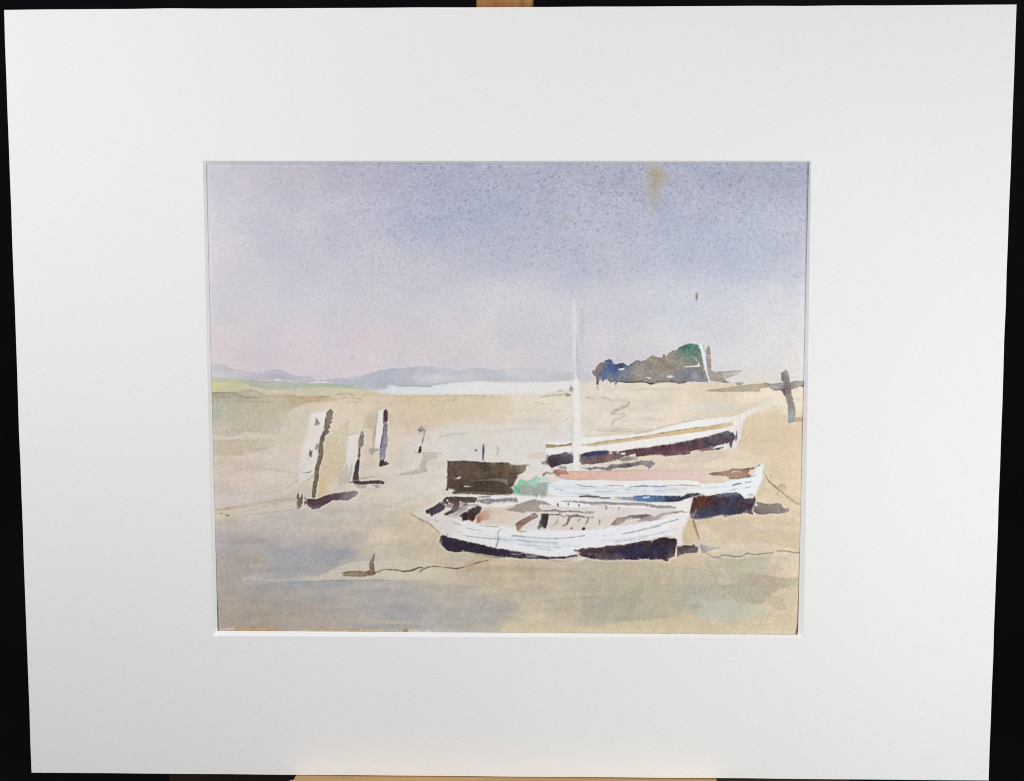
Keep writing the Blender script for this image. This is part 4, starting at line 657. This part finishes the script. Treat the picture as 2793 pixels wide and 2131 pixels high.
line('I', [(525,906),(600,905),(695,905)], [16,13,9], '54403F', **LN); line('I', [(690,890),(720,915),(770,942)], [8,14,12], '9A8C88', **LN); line('I', [(775,912),(860,930),(950,915),(1065,940)], [8,26,30,14], '958A87', part='boat1i', **LN); line('I', [(1060,942),(1200,945)], [7,12], 'A3968E', **LN)
line('I', [(672,950),(655,1030),(560,1082)], [10,9,5], 'B5A79F', **LN); line('I', [(838,960),(805,1040),(742,1076)], [30,24,9], 'A19090', **LN); line('I', [(1002,955),(975,1008)], 10, 'A39890', **LN); line('I', [(1132,955),(1110,1010),(1075,1060)], [14,14,9], 'A99C96', **LN); line('I', [(1300,985),(1290,1050)], 9, 'B5A497', **LN)
dot('I', 870, 1110, 17, 17, '44383A'); dot('I', 1052, 1112, 22, 24, '382C2E', ang=20)
line('I', [(690,706),(780,700),(900,706),(1150,728),(1300,726),(1500,738),(1652,738),(1952,748),(2172,785),(2352,782),(2442,800)], [8,18,26,34,34,32,36,40,38,30,10], 'B0AAA5', part='boat1g', edge=.25, rag=1.2)
line('I', [(1260,722),(1400,720),(1560,738)], [14,24,12], '908A88', a=.75); line('I', [(1150,745),(1400,765)], 6, '7E7876', a=.6); line('I', [(2000,775),(2172,800),(2350,795)], 8, '8C8A88', a=.55)
for (x, y, w, h, c) in ((670,757,14,30,'5E5854'),(825,746,15,20,'4A433E'),(990,762,13,24,'7C7470'),(1395,792,13,34,'96908F'),(1585,800,13,30,'ABA9AF')): dot('I', x, y, w, h, c, ang=-10)
fill('I', [(1450,1060),(1500,1010),(1560,945),(1620,945),(1750,912),(1900,905),(2025,895),(2065,918),(2010,950),(1850,962),(1700,992),(1600,1052),(1540,1062)], [(1600,975,'A08E8A'),(1750,940,'94848A'),(1940,925,'78656C'),(1530,1030,'957A6C'),(1580,1040,'D2B8A4')], edge=.14, part='boat1i', halo=.2)
line('J', [(230,1000),(390,960),(480,960),(600,900),(800,862),(905,846)], [30,70,50,36,26,8], 'AD9C98', a=.95, soft=2, part='boat1i', rag=1.6); line('J', [(780,880),(900,850)], [18,12], '7E7470', a=.8); line('J', [(400,1000),(620,955)], [20,12], '8C7E7C', a=.55); line('J', [(900,872),(990,860)], [10,5], 'CBBBA2', **LN)
line('J', [(50,985),(130,960)], [40,20], 'DFD2C4', a=.8)
PK = dict(a=.9, rag=1.0, soft=1.8, wk=1.5, dk=.9)
for pts, w, c in (([(0,1218),(150,1232),(300,1246),(480,1262),(700,1263),(900,1240),(1075,1218)],8,'A6AEB9'),([(70,1285),(250,1307),(450,1322),(660,1328)],7,'9FA9B6'),([(80,1350),(300,1372),(500,1392),(720,1400)],7,'B5BEC8'),([(350,1412),(480,1425),(610,1442)],7,'B9C1CB'),([(1340,1222),(1500,1200)],6,'BCC5CF'),([(1640,1192),(1800,1165),(2000,1120),(2220,1070)],9,'9CAABA'),([(1500,1310),(1800,1290),(2000,1255)],7,'BCC6D0')): line('I', pts, w, c, **PK)
for pts, w, c in (([(0,1188),(200,1150),(500,1065),(830,970)],8,'A5B0BC'),([(0,1290),(300,1240),(620,1170)],8,'BAC4CE')): line('J', pts, w, c, **PK)
for pts, w, c in (([(760,1355),(860,1388)],7,'B7B5B4'),([(960,1435),(1060,1460),(1180,1472)],8,'A9B0B8'),([(1150,1393),(1250,1405),(1420,1416)],12,'ABABA6'),([(900,1545),(1050,1567),(1300,1592),(1450,1602),(1640,1622)],8,'979FA9'),([(1630,1550),(1720,1553),(1810,1562)],9,'949CA6'),([(800,1490),(900,1510)],6,'BDC1C6'),([(550,1440),(650,1460)],6,'C3BDB6'),([(1700,1610),(1900,1640)],6,'9AA6B4')): line('H', pts, w, c, **PK)
line('M', [(982,50),(945,78),(942,95),(957,130)], [3,5,5,4], '8C9098', a=.9); line('M', [(957,130),(945,180),(925,238)], [5,15,10], '7E848E', a=.85)
line('H', [(110,1215),(200,1190),(330,1148)], [8,6,5], 'C6BAAC', a=.7); line('H', [(130,1230),(220,1290),(350,1335),(420,1390),(480,1450),(560,1510)], [8,12,16,18,18,10], 'A08F7C', a=.8); line('H', [(480,1305),(522,1345)], [14,20], 'A9A9AD', a=.85)
line('H', [(100,1215),(160,1245),(250,1310),(400,1390),(520,1490),(550,1540)], 7, '8F7F66', a=.5)
fill('M', [(372,115),(395,108),(450,126),(600,165),(750,197),(920,242),(1050,256),(1200,285),(1350,314),(1480,324),(1620,324),(1740,305),(1745,320),(1600,347),(1440,350),(1300,346),(1150,341),(1050,336),(970,327),(900,318),(800,300),(700,286),(600,271),(560,280),(480,272),(425,258),(385,215),(357,178)],
     [(420,180,'362A3A'),(600,220,'352838'),(800,260,'342A38'),(1000,290,'30283A'),(1200,320,'382E3A'),(1300,320,'4E4450'),(1480,335,'423846'),(1650,330,'2A2228')], edge=.12, rag=2, part='boat1b', halo=.5)
line('M', [(1070,298),(1170,305)], [3,4], 'E4E0E2'); line('M', [(1230,322),(1330,322)], 3, 'DAD6DA'); line('M', [(380,150),(378,250),(420,268)], [3,4,3], 'EDE6DE'); dot('M', 443, 104, 9, 10, '241E28'); dot('M', 458, 120, 7, 6, '3A3440')
fill('M', [(620,280),(750,295),(900,318),(975,330),(955,346),(850,330),(700,300)], 'ADA695', edge=.06, soft=2)
fill('I', [(915,1440),(980,1438),(1050,1412),(1200,1404),(1400,1380),(1600,1360),(1700,1352),(1800,1325),(2000,1290),(2080,1292),(2150,1265),(2252,1245),(2312,1238),(2332,1256),(2392,1250),(2430,1262),(2455,1290),(2452,1370),(2432,1450),(2422,1530),(2342,1560),(2322,1605),(2212,1572),(2052,1582),(2002,1562),(1852,1586),(1652,1580),(1500,1592),(1300,1580),(1120,1552),(1020,1522),(985,1505),(1000,1470)],
     [(1100,1440,'43323A'),(1150,1480,'4A3740'),(1300,1420,'46343A'),(1300,1520,'645662'),(1500,1450,'3E3240'),(1700,1400,'402E36'),(1750,1480,'34304A'),(1900,1450,'33304C'),(2000,1340,'462E34'),(2250,1320,'3C2836'),(2350,1300,'33242E'),(2250,1480,'393044'),(2150,1420,'302C46'),(2380,1480,'3C2E3C'),(2380,1550,'6C5656'),(1600,1570,'70646E'),(2000,1540,'2E2838')], edge=.14, rag=2.4, gran=.1, part='boat1b', halo=.55)
fill('I', [(1020,1540),(1100,1552),(1080,1575),(960,1600),(860,1600),(960,1560)], 'E8E2DC', a=.9, edge=0, soft=2.5); line('I', [(500,1580),(750,1612)], 9, '8A8078', a=.6)
fill('I', [(1500,1430),(1900,1400),(2300,1380),(2380,1450),(2250,1520),(1900,1540),(1600,1520)], '2F2E4C', a=.5, soft=9, rag=4, edge=0)
line('I', [(1050,1420),(1400,1388),(1700,1358),(2000,1300)], [14,22,26,20], '54383A', a=.55, soft=5, rag=3)
line('I', [(1130,1500),(1290,1500)], [16,8], '7E7078', a=.6, soft=3); line('I', [(1130,1555),(1400,1580),(1700,1592)], 6, '9A8E8A', a=.6)
line('J', [(803,1390),(797,1450),(785,1532)], [12,16,14], 'F2EAE2', edge=0)
fill('J', [(808,1372),(850,1375),(900,1362),(1040,1372),(1058,1350),(1080,1375),(1135,1400),(1112,1480),(1000,1478),(900,1492),(830,1532),(808,1545)], [(850,1420,'5C4B4C'),(960,1390,'463A3E'),(1080,1420,'6C6266'),(980,1450,'736668'),(850,1500,'75685E')], edge=.15, part='boat1c', halo=.3)
fill('J', [(1148,1358),(1210,1358),(1272,1366),(1312,1390),(1440,1388),(1448,1415),(1330,1432),(1260,1450),(1240,1477),(1192,1472),(1165,1430)], [(1200,1390,'A0969C'),(1280,1410,'ABA3A2'),(1410,1402,'B0A897')], edge=.15, part='boat1c')
line('J', [(820,1540),(860,1515),(900,1530)], 14, 'EFE0D2', a=.8)
fill('J', [(985,990),(1045,985),(1075,1080),(1110,1190),(1105,1275),(1000,1320),(925,1345),(905,1330),(888,1260),(905,1180),(960,1060)], [(1020,1050,'DCC298'),(1000,1200,'DBC197'),(940,1300,'D6BE94')], a=.9, soft=2, edge=.06)
line('J', [(1048,975),(1075,1070),(1110,1180),(1140,1272)], [10,13,13,9], '78664E')
dot('J', 1280, 1010, 60, 34, 'DDC27E', a=.6, soft=8, edge=0)
fill('J', [(1100,1290),(1300,1270),(1500,1330),(1900,1400),(1500,1440),(1300,1440),(1150,1340)], 'DDD2BE', a=.5, soft=10, edge=0, rag=4)
fill('J', [(1290,1100),(1400,1040),(1650,1000),(1800,960),(1900,1040),(2100,1160),(2202,1180),(2202,1330),(1800,1290),(1500,1170),(1340,1150)], 'D4C0A6', a=.85, soft=3, edge=.05, rag=3)

for T, pts, w in (('I', [(560,470),(1000,505),(1500,515),(2000,505),(2600,510),(3200,480)], 26), ('I', [(700,575),(1300,590),(2000,575),(2700,560)], 22), ('I', [(-200,1300),(200,1345),(700,1370),(1000,1365)], 30), ('I', [(1300,1300),(1700,1265),(2200,1180),(2450,1110)], 24), ('I', [(-400,1215),(0,1275),(500,1300)], 20)):
    line(T, pts, w, 'C3CBD9', a=.5, soft=4, rag=2.5)
# ---- ropes, anchor and puddles in front
line('N', [(1060,295),(1120,328),(1172,335),(1212,310),(1270,312),(1330,325),(1400,325),(1465,290),(1530,306),(1620,295),(1722,284)], [2,4,7,5,5,6,5,6,5,5,3], '6E675C', part='rope2', rag=.6); line('N', [(1760,266),(1860,270),(1930,286),(1985,287)], [2,5,6,4], '6E675C', part='rope2', rag=.6)
fill('L', [(560,550),(800,540),(950,522),(1100,520),(1180,480),(1280,430),(1450,378),(1700,362),(1950,350),(2230,375),(2500,470),(2450,520),(2202,562),(1900,563),(1650,557),(1300,560),(850,580),(580,585)], [(800,560,'C3BCB4'),(1100,540,'D6CAB6'),(1500,420,'DACDBA'),(1800,520,'D8CCB9'),(2100,420,'D8CBB6'),(2400,500,'D2C6AE')], a=.85, soft=3, edge=.02)
fill('L', [(60,140),(110,110),(190,130),(280,140),(330,110),(420,160),(340,230),(150,250),(60,240)], 'ACADB1', a=.45, soft=16, edge=0, rag=6, gran=.05)
fill('L', [(520,300),(650,230),(850,240),(1080,210),(1280,250),(1400,250),(1480,285),(1440,330),(1320,345),(1200,400),(1000,470),(700,470),(540,380)], [(650,280,'AFB0B3'),(900,330,'A8A9AE'),(1150,270,'A4A6AD'),(1300,290,'9CA0AC'),(1400,290,'9DA2AE'),(800,450,'A6A8AC')], a=.62, soft=14, edge=.03, rag=7, gran=.05)
fill('L', [(1230,250),(1400,258),(1470,290),(1380,320),(1240,330)], '9BA0AD', a=.5, soft=10, edge=0, rag=5, gran=.05)
fill('L', [(850,595),(1000,578),(1300,565),(1550,562),(1700,570),(1400,620),(1000,650),(820,640)], [(950,600,'A6AAAE'),(1300,590,'A3A9AE'),(1500,580,'AAAFAE')], a=.7, soft=9, edge=.04, rag=5, gran=.05)
line('L', [(580,588),(850,582),(1000,575),(1300,564),(1650,560),(1900,566)], [3,5,6,6,5,3], '8F9094', a=.6, rag=1.4)
fill('L', [(1330,490),(1385,472),(1500,466),(1562,478),(1612,460),(1604,400),(1628,340),(1655,290),(1662,300),(1650,390),(1656,460),(1672,490),(1640,512),(1550,526),(1430,526),(1338,517)], [(1400,500,'A9967C'),(1500,490,'A58B72'),(1620,490,'8A6450'),(1630,420,'9A7A66'),(1645,340,'A08476')], edge=.34, part='anchor', rag=1)
line('L', [(1340,487),(1500,472),(1610,485)], 6, '74583E', a=.7); line('L', [(1640,400),(1642,470),(1655,495)], 7, '5E4030', a=.7)
line('L', [(1680,482),(1750,452),(1800,455),(1890,460),(1950,475),(2030,470),(2100,436),(2140,434)], [3,4,6,8,9,9,8,5], '6E4E38', part='rope', rag=.7); line('M', [(0,472),(60,464),(150,435),(195,437)], [9,8,7,4], '6E4E38', part='rope', rag=.7)
line('M', [(160,478),(200,450),(250,430),(310,421),(400,431),(530,447),(610,430),(720,395),(852,360)], [7,7,6,6,4,8,6,5,5], '74513A', part='rope', rag=.7); line('M', [(720,385),(850,362)], 3, 'A0623E', a=.8); dot('M', 675, 412, 55, 32, 'D0A57C', a=.6, soft=12, edge=0); dot('M', 655, 468, 30, 14, 'C8A68A', a=.5, soft=6)
fill('L', [(1750,350),(2050,360),(2200,320),(2200,250),(1700,262)], 'C9C0B0', a=.3, soft=10, edge=0, rag=4)
fill('M', [(720,660),(800,620),(900,640),(972,690),(860,705),(740,690)], 'D2C5A8', a=.8, soft=3, edge=.02)
fill('M', [(0,580),(250,640),(360,760),(900,740),(1100,700),(1000,1000),(900,1085),(0,1085)], 'AFAFAC', a=.32, soft=24, edge=0, rag=10, gran=.05)
dot('M', 1620, 855, 55, 45, 'C0AC80', a=.5, soft=16, edge=0); dot('L', 500, 345, 60, 30, 'BFA882', a=.4, soft=16, edge=0); dot('L', 105, 470, 34, 26, 'B3B390', a=.6, soft=10, edge=0)
fill('M', [(965,1082),(1000,985),(1180,990),(1400,970),(1650,965),(1700,1010),(1850,1020),(2230,985),(2230,1085)], [(1050,1040,'D6C7A6'),(1400,1010,'D2C3A0'),(2000,1050,'D5C6A2')], a=.9, soft=2.5, edge=.02, rag=3)
fill('N', [(0,1000),(300,970),(700,930),(1000,870),(940,940),(1100,990),(1700,1010),(1960,950),(1960,1095),(0,1095)], [(200,1040,'D4C5A2'),(900,1010,'D0C09C'),(1500,1050,'D4C4A2'),(1900,1040,'D8C7A2')], a=.8, soft=4, edge=.03, rag=3)
fill('N', [(0,390),(300,400),(800,430),(1130,480),(1180,600),(1380,610),(1640,640),(1600,780),(1300,770),(1040,790),(940,840),(700,930),(300,970),(0,1000)], [(200,500,'C6BA9E'),(700,600,'C2B79F'),(950,680,'B0B2A2'),(300,850,'AFAD99'),(700,820,'BDB198'),(1300,700,'BBB19B'),(1100,560,'C2B49A'),(900,800,'B0B2A0')], a=.5, soft=6, edge=.06, rag=5, gran=.07)
fill('N', [(1330,580),(1440,545),(1460,485),(1640,510),(1800,545),(1960,545),(1968,600),(1800,640),(1700,700),(1620,790),(1400,800),(1170,620),(1300,610)], [(1550,540,'B9A893'),(1700,580,'B5AA96'),(1500,680,'B7AF9A'),(1900,570,'C2B394')], a=.8, soft=3, edge=.08, rag=3)
fill('N', [(1040,800),(1200,770),(1300,790),(1560,800),(1650,850),(1600,930),(1300,960),(1100,970),(940,920)], 'C6C7B2', a=.7, soft=8, edge=.03, rag=4)
fill('N', [(1170,340),(1350,370),(1500,340),(1690,320),(1670,400),(1600,480),(1450,490),(1330,560),(1230,450)], [(1350,380,'C0B898'),(1500,420,'C4BFA8'),(1300,480,'C3B79C')], a=.75, soft=4, edge=.07, rag=3)
fill('N', [(780,320),(950,290),(1010,340),(1000,400),(880,430),(700,380)], 'D5BE9F', a=.8, soft=4, edge=.05)
line('N', [(1180,350),(1300,370),(1450,350)], 12, 'B3AA84', a=.5, soft=4); fill('N', [(1680,700),(1820,760),(1860,860),(1780,860),(1680,790)], 'C3B596', a=.6, soft=4)
fill('N', [(1600,60),(1750,70),(1985,110),(1985,260),(1800,220),(1650,170),(1450,100)], 'D8C3A2', a=.85, soft=3, edge=.04)
line('N', [(1050,380),(1130,480),(1165,590)], 5, 'B3A486', a=.5); line('N', [(0,388),(400,395),(900,440),(1120,470)], 4, 'B5A788', a=.5)

# ---- ragged unpainted edge, gold underlayer and the sheet's edge with its gap shadow painted in
for x0, x1, c in ((90,255,'D2C6B6'),(258,470,'C8A878'),(470,600,'CDB084'),(600,690,'C4A070'),(700,820,'CDB48A'),(820,1000,'D6C8AC'),(1000,1180,'CDBA92'),(1180,1400,'D3BE92'),(1400,1560,'C8A872'),(1560,1800,'D2B887'),(1800,1930,'CBB894'),(1935,1990,'C89C68'),(1990,2230,'D6CBB6')):
    n = max(3, int((x1-x0)/26)); t = [(x0+(x1-x0)*k/n+4*math.sin(k*5+x0), 1044-10*math.sin(k*2.3+x0)*math.cos(k*1.1)+(12 if x0 > 690 else -4)) for k in range(n+1)]
    fill('L', t+[(x1, 1100), (x0, 1100)], c, a=.92, soft=2.2, rag=3, edge=.12, gran=.05)
line('L', [(1780,1015),(1950,1010),(2100,1030)], [8,16,14], 'A99B80', a=.5, soft=4, rag=3); dot('M', 25, 1062, 24, 20, 'C88E48', a=.8, soft=4)
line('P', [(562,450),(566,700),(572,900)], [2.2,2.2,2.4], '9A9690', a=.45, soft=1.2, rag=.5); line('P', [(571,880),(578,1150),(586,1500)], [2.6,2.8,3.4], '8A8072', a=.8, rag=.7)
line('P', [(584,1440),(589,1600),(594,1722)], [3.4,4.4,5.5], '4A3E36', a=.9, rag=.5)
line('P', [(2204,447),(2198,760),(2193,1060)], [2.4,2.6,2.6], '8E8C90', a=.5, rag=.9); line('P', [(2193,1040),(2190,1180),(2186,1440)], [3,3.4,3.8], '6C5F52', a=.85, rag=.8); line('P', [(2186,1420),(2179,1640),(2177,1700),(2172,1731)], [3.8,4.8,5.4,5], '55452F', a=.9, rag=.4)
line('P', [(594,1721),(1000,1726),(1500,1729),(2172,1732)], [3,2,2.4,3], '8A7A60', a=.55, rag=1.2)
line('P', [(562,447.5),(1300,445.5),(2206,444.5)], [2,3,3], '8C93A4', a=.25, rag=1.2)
# cooler and warmer flecks where the pigment settled unevenly; a little of the dark strokes' blue and red runs together
for key, k in (('head', .24), ('stain', .22), ('hills', .30), ('hpole', .2)):
    mk = lab == PID[key]; img[mk] = desat(img[mk], k)
mk = lab == PID['hills']; img[mk] = img[mk]*.72+hx('D0CBD4')*.28+(0.016*NST2[mk]+.018*NST[mk])[:, None]
CH1, CH2 = vnoise((15, 11), 31), vnoise((17, 13), 32)
dens = np.clip(1.15-img.mean(-1), .25, 1)
img = img+(0.013*CH1*dens)[..., None]*np.array([1, -.4, -.7], np.float32)+(0.011*CH2*dens)[..., None]*np.array([-.5, .7, -.4], np.float32)
dk = np.clip((.52-img.mean(-1))/.25, 0, 1)[..., None]
img = img+dk*.012
img = img+(0.012*N2+0.010*N3)[..., None]*dens[..., None]
img = img.mean(-1, keepdims=True)*.15+img*.85          # the old pigments have greyed
img = np.clip(img, 0.02, 0.97)


# ------------------------------------------------------------------ the sheet, cut into its painted motifs
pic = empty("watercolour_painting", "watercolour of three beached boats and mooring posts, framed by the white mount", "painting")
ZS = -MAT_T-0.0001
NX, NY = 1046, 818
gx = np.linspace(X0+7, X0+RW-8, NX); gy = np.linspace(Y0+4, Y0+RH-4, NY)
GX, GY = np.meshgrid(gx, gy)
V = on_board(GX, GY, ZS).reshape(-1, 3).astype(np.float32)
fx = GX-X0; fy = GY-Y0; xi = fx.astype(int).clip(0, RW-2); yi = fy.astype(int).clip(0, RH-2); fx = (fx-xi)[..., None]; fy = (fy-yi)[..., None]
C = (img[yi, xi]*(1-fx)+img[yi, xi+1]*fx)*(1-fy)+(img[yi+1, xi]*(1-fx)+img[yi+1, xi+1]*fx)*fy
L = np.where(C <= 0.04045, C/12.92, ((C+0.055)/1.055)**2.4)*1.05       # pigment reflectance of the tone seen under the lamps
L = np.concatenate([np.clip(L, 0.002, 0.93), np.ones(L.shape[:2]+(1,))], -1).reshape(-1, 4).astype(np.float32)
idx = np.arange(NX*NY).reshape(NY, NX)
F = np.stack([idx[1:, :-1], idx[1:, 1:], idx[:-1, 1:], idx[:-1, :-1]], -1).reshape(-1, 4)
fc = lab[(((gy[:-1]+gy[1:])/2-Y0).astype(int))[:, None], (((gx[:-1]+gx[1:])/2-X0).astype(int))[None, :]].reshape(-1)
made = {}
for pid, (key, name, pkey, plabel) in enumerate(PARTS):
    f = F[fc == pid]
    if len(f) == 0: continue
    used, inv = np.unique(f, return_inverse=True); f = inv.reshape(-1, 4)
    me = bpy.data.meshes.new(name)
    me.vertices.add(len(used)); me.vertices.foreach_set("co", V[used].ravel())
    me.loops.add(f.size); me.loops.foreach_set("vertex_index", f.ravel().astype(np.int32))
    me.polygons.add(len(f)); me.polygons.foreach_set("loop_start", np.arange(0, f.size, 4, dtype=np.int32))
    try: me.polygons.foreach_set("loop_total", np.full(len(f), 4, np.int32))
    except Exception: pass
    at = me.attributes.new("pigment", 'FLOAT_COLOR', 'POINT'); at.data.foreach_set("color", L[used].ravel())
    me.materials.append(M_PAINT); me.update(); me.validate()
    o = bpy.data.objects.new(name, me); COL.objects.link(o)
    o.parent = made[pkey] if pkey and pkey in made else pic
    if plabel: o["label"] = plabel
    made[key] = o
# the rag paper the paint lies on
c4 = on_board(np.array([X0+8, X0+RW-9, X0+RW-9, X0+8]), np.array([Y0+5, Y0+5, Y0+RH-5, Y0+RH-5]), ZS-0.00008)
o = mesh_obj("paper_sheet", list(c4)+[p-np.array([0, 0, .0003]) for p in c4], [(0, 3, 2, 1), (4, 5, 6, 7), (0, 1, 5, 4), (1, 2, 6, 5), (2, 3, 7, 6), (3, 0, 4, 7)], M_PAPER, pic)

# ------------------------------------------------------------------ mount with its bevelled window
mount = empty("picture_mount", "large white card mount with a slanted window edge around the boat painting", "mount")
out = np.array([(-BW/2, BH/2, 0), (BW/2, BH/2, 0), (BW/2, -BH/2, 0), (-BW/2, -BH/2, 0)])
win = on_board(np.array([553.0, 2212.5, 2192.5, 581.5]), np.array([439.0, 439.0, 1740.5, 1735.5]), 0.0)
inn = on_board(np.array([562.0, 2206.5, 2176.5, 593.5]), np.array([446.5, 444.2, 1731.5, 1720.8]), -MAT_T)
def ring(a, b2, n=24):
    """quad strip between two loops of four corners, each side cut in n"""
    pa, pb = [], []
    for k in range(4):
        for t in range(n):
            pa.append(a[k]+(a[(k+1) % 4]-a[k])*t/n); pb.append(b2[k]+(b2[(k+1) % 4]-b2[k])*t/n)
    N = len(pa); return pa+pb, [(i, N+i, N+(i+1) % N, (i+1) % N) for i in range(N)]
g = np.random.default_rng(3)
vs, fs = ring(out, win); N = 96
for i in range(N):                                   # hand-cut outer edge: a few hundredths of a millimetre of wander
    vs[i] = vs[i]+np.array([g.normal(0, 5e-5), g.normal(0, 5e-5), 0])
dn = [v-np.array([0, 0, MAT_T]) for v in vs[:N]]
inb = ring(out, inn)[0][N:]
inb = [np.array([p[0], p[1], -MAT_T+0.00002]) for p in inb]
base = len(vs); vs = vs+dn+inb
fs = fs+[(i, (i+1) % N, base+(i+1) % N, base+i) for i in range(N)]+[(base+i, base+(i+1) % N, base+N+(i+1) % N, base+N+i) for i in range(N)]
mesh_obj("mount_face", vs, fs, M_MAT, mount)
vs, fs = ring(win, inn)
o = mesh_obj("bevelled_window_edge", vs, fs, M_CORE, mount)
prism("backing_board", [(-BW/2+.0004, -BH/2+.0004), (BW/2-.0004, -BH/2+.0004), (BW/2-.0004, BH/2-.0004), (-BW/2+.0004, BH/2-.0004)], 'z', -MAT_T-.0006-CARD_T, -MAT_T-.0006, M_BACK, mount)

# ------------------------------------------------------------------ table easel
easel = empty("table_easel", "beech wood table easel holding up the white mount, its post above and ledge below", "easel")
p = on_board(np.array([1299.0, 1455.0]), np.array([10.0, 10.0]), -0.0075)
prism("easel_post", [(p[0, 0], -0.0075), (p[1, 0], -0.0075), (p[1, 0], -0.0245), (p[0, 0], -0.0245)], 'y', -0.205, 0.20, M_BEECH, easel, 0.0012)
YB = -BH/2-0.0003
def on_ledge(px, py):
    d = CAM_R @ np.array([(px-PW/2)/FPX, -(py-PH/2)/FPX, -1.0]); s = (YB-CAM_P[1])/d[1]
    q = CAM_P+d*s; return (q[0], q[2])
la, lb2, lc, ld = on_ledge(806, 2115), on_ledge(800.5, 2126), on_ledge(793, 2126.8), on_ledge(785, 2130.5)
ra, rb = on_ledge(1953.5, 2123.5), on_ledge(1957.5, 2131)
prof = [(la[0], -0.0245), la, lb2, lc, ld, (ld[0]-.0012, ld[1]+.0015), (ld[0]-.0012, 0.011), (rb[0]+.004, 0.011), (rb[0]+.004, rb[1]+.003), rb, ra, (ra[0], -0.0245)]
prism("ledge", prof, 'y', YB-0.011, YB, M_LEDGE, easel, 0.0004)
p = on_board(np.array([458.0, 2318.0]), np.array([2125.0, 2125.0]), -0.046)
prism("base_rail", [(p[0, 0], -0.046), (p[1, 0], -0.046), (p[1, 0], -0.062), (p[0, 0], -0.062)], 'y', YB-0.075, YB-0.012, M_BASE, easel, 0.001)
prism("rail_bracket", [(-0.02, -0.0245), (0.02, -0.0245), (0.02, -0.046), (-0.02, -0.046)], 'y', YB-0.055, YB-0.02, M_BASE, easel)

# ------------------------------------------------------------------ black cloth behind and below
def cloth(name, verts_fn, nu, nv, kind_label):
    vs = [verts_fn(i/(nu-1), j/(nv-1)) for j in range(nv) for i in range(nu)]
    fs = [(j*nu+i, j*nu+i+1, (j+1)*nu+i+1, (j+1)*nu+i) for j in range(nv-1) for i in range(nu-1)]
    o = mesh_obj(name, vs, fs, M_CLOTH, None, True); o.matrix_world = Matrix.Identity(4); o["kind"] = "structure"; return o
YW, ZT = 0.30, -0.02
def sweep(u, v):
    x = -0.9+1.8*u
    s = v*2.3                                        # arc length: table forward, bend, then up the wall
    flat, R = 0.9, 0.07; arc = R*math.pi/2
    if s < flat: y, z = YW-R-flat+s, ZT
    elif s < flat+arc: t = (s-flat)/R; y, z = YW-R+R*math.sin(t), ZT+R-R*math.cos(t)
    else: y, z = YW, ZT+R+s-flat-arc
    f = 0.004*math.sin(x*9+z*3)+0.003*math.sin(x*23+1.3+z*5)
    return (x, y+f*(1 if s > flat else 0), z+(0.0006*math.sin(x*31+y*22) if s < flat else 0))
cloth("backdrop", sweep, 121, 161, None)

# ------------------------------------------------------------------ lamps
def area(name, pos, target, size, power, color):
    l = bpy.data.lights.new(name, 'AREA'); l.shape = 'DISK'; l.size = size; l.energy = power; l.color = color
    o = bpy.data.objects.new(name, l); COL.objects.link(o)
    a = MB @ Vector(pos); t = MB @ Vector(target)
    o.matrix_world = Matrix.Translation(a) @ (t-a).to_track_quat('-Z', 'Y').to_matrix().to_4x4()
    return o
area("left_lamp", (-0.31, 0.165, 0.37), (-0.03, 0, 0), 0.15, 1.13, (1.0, 0.965, 0.972))
area("right_lamp", (0.30, -0.04, 0.37), (0.03, -0.01, 0), 0.22, 1.20, (0.98, 1.0, 0.985))
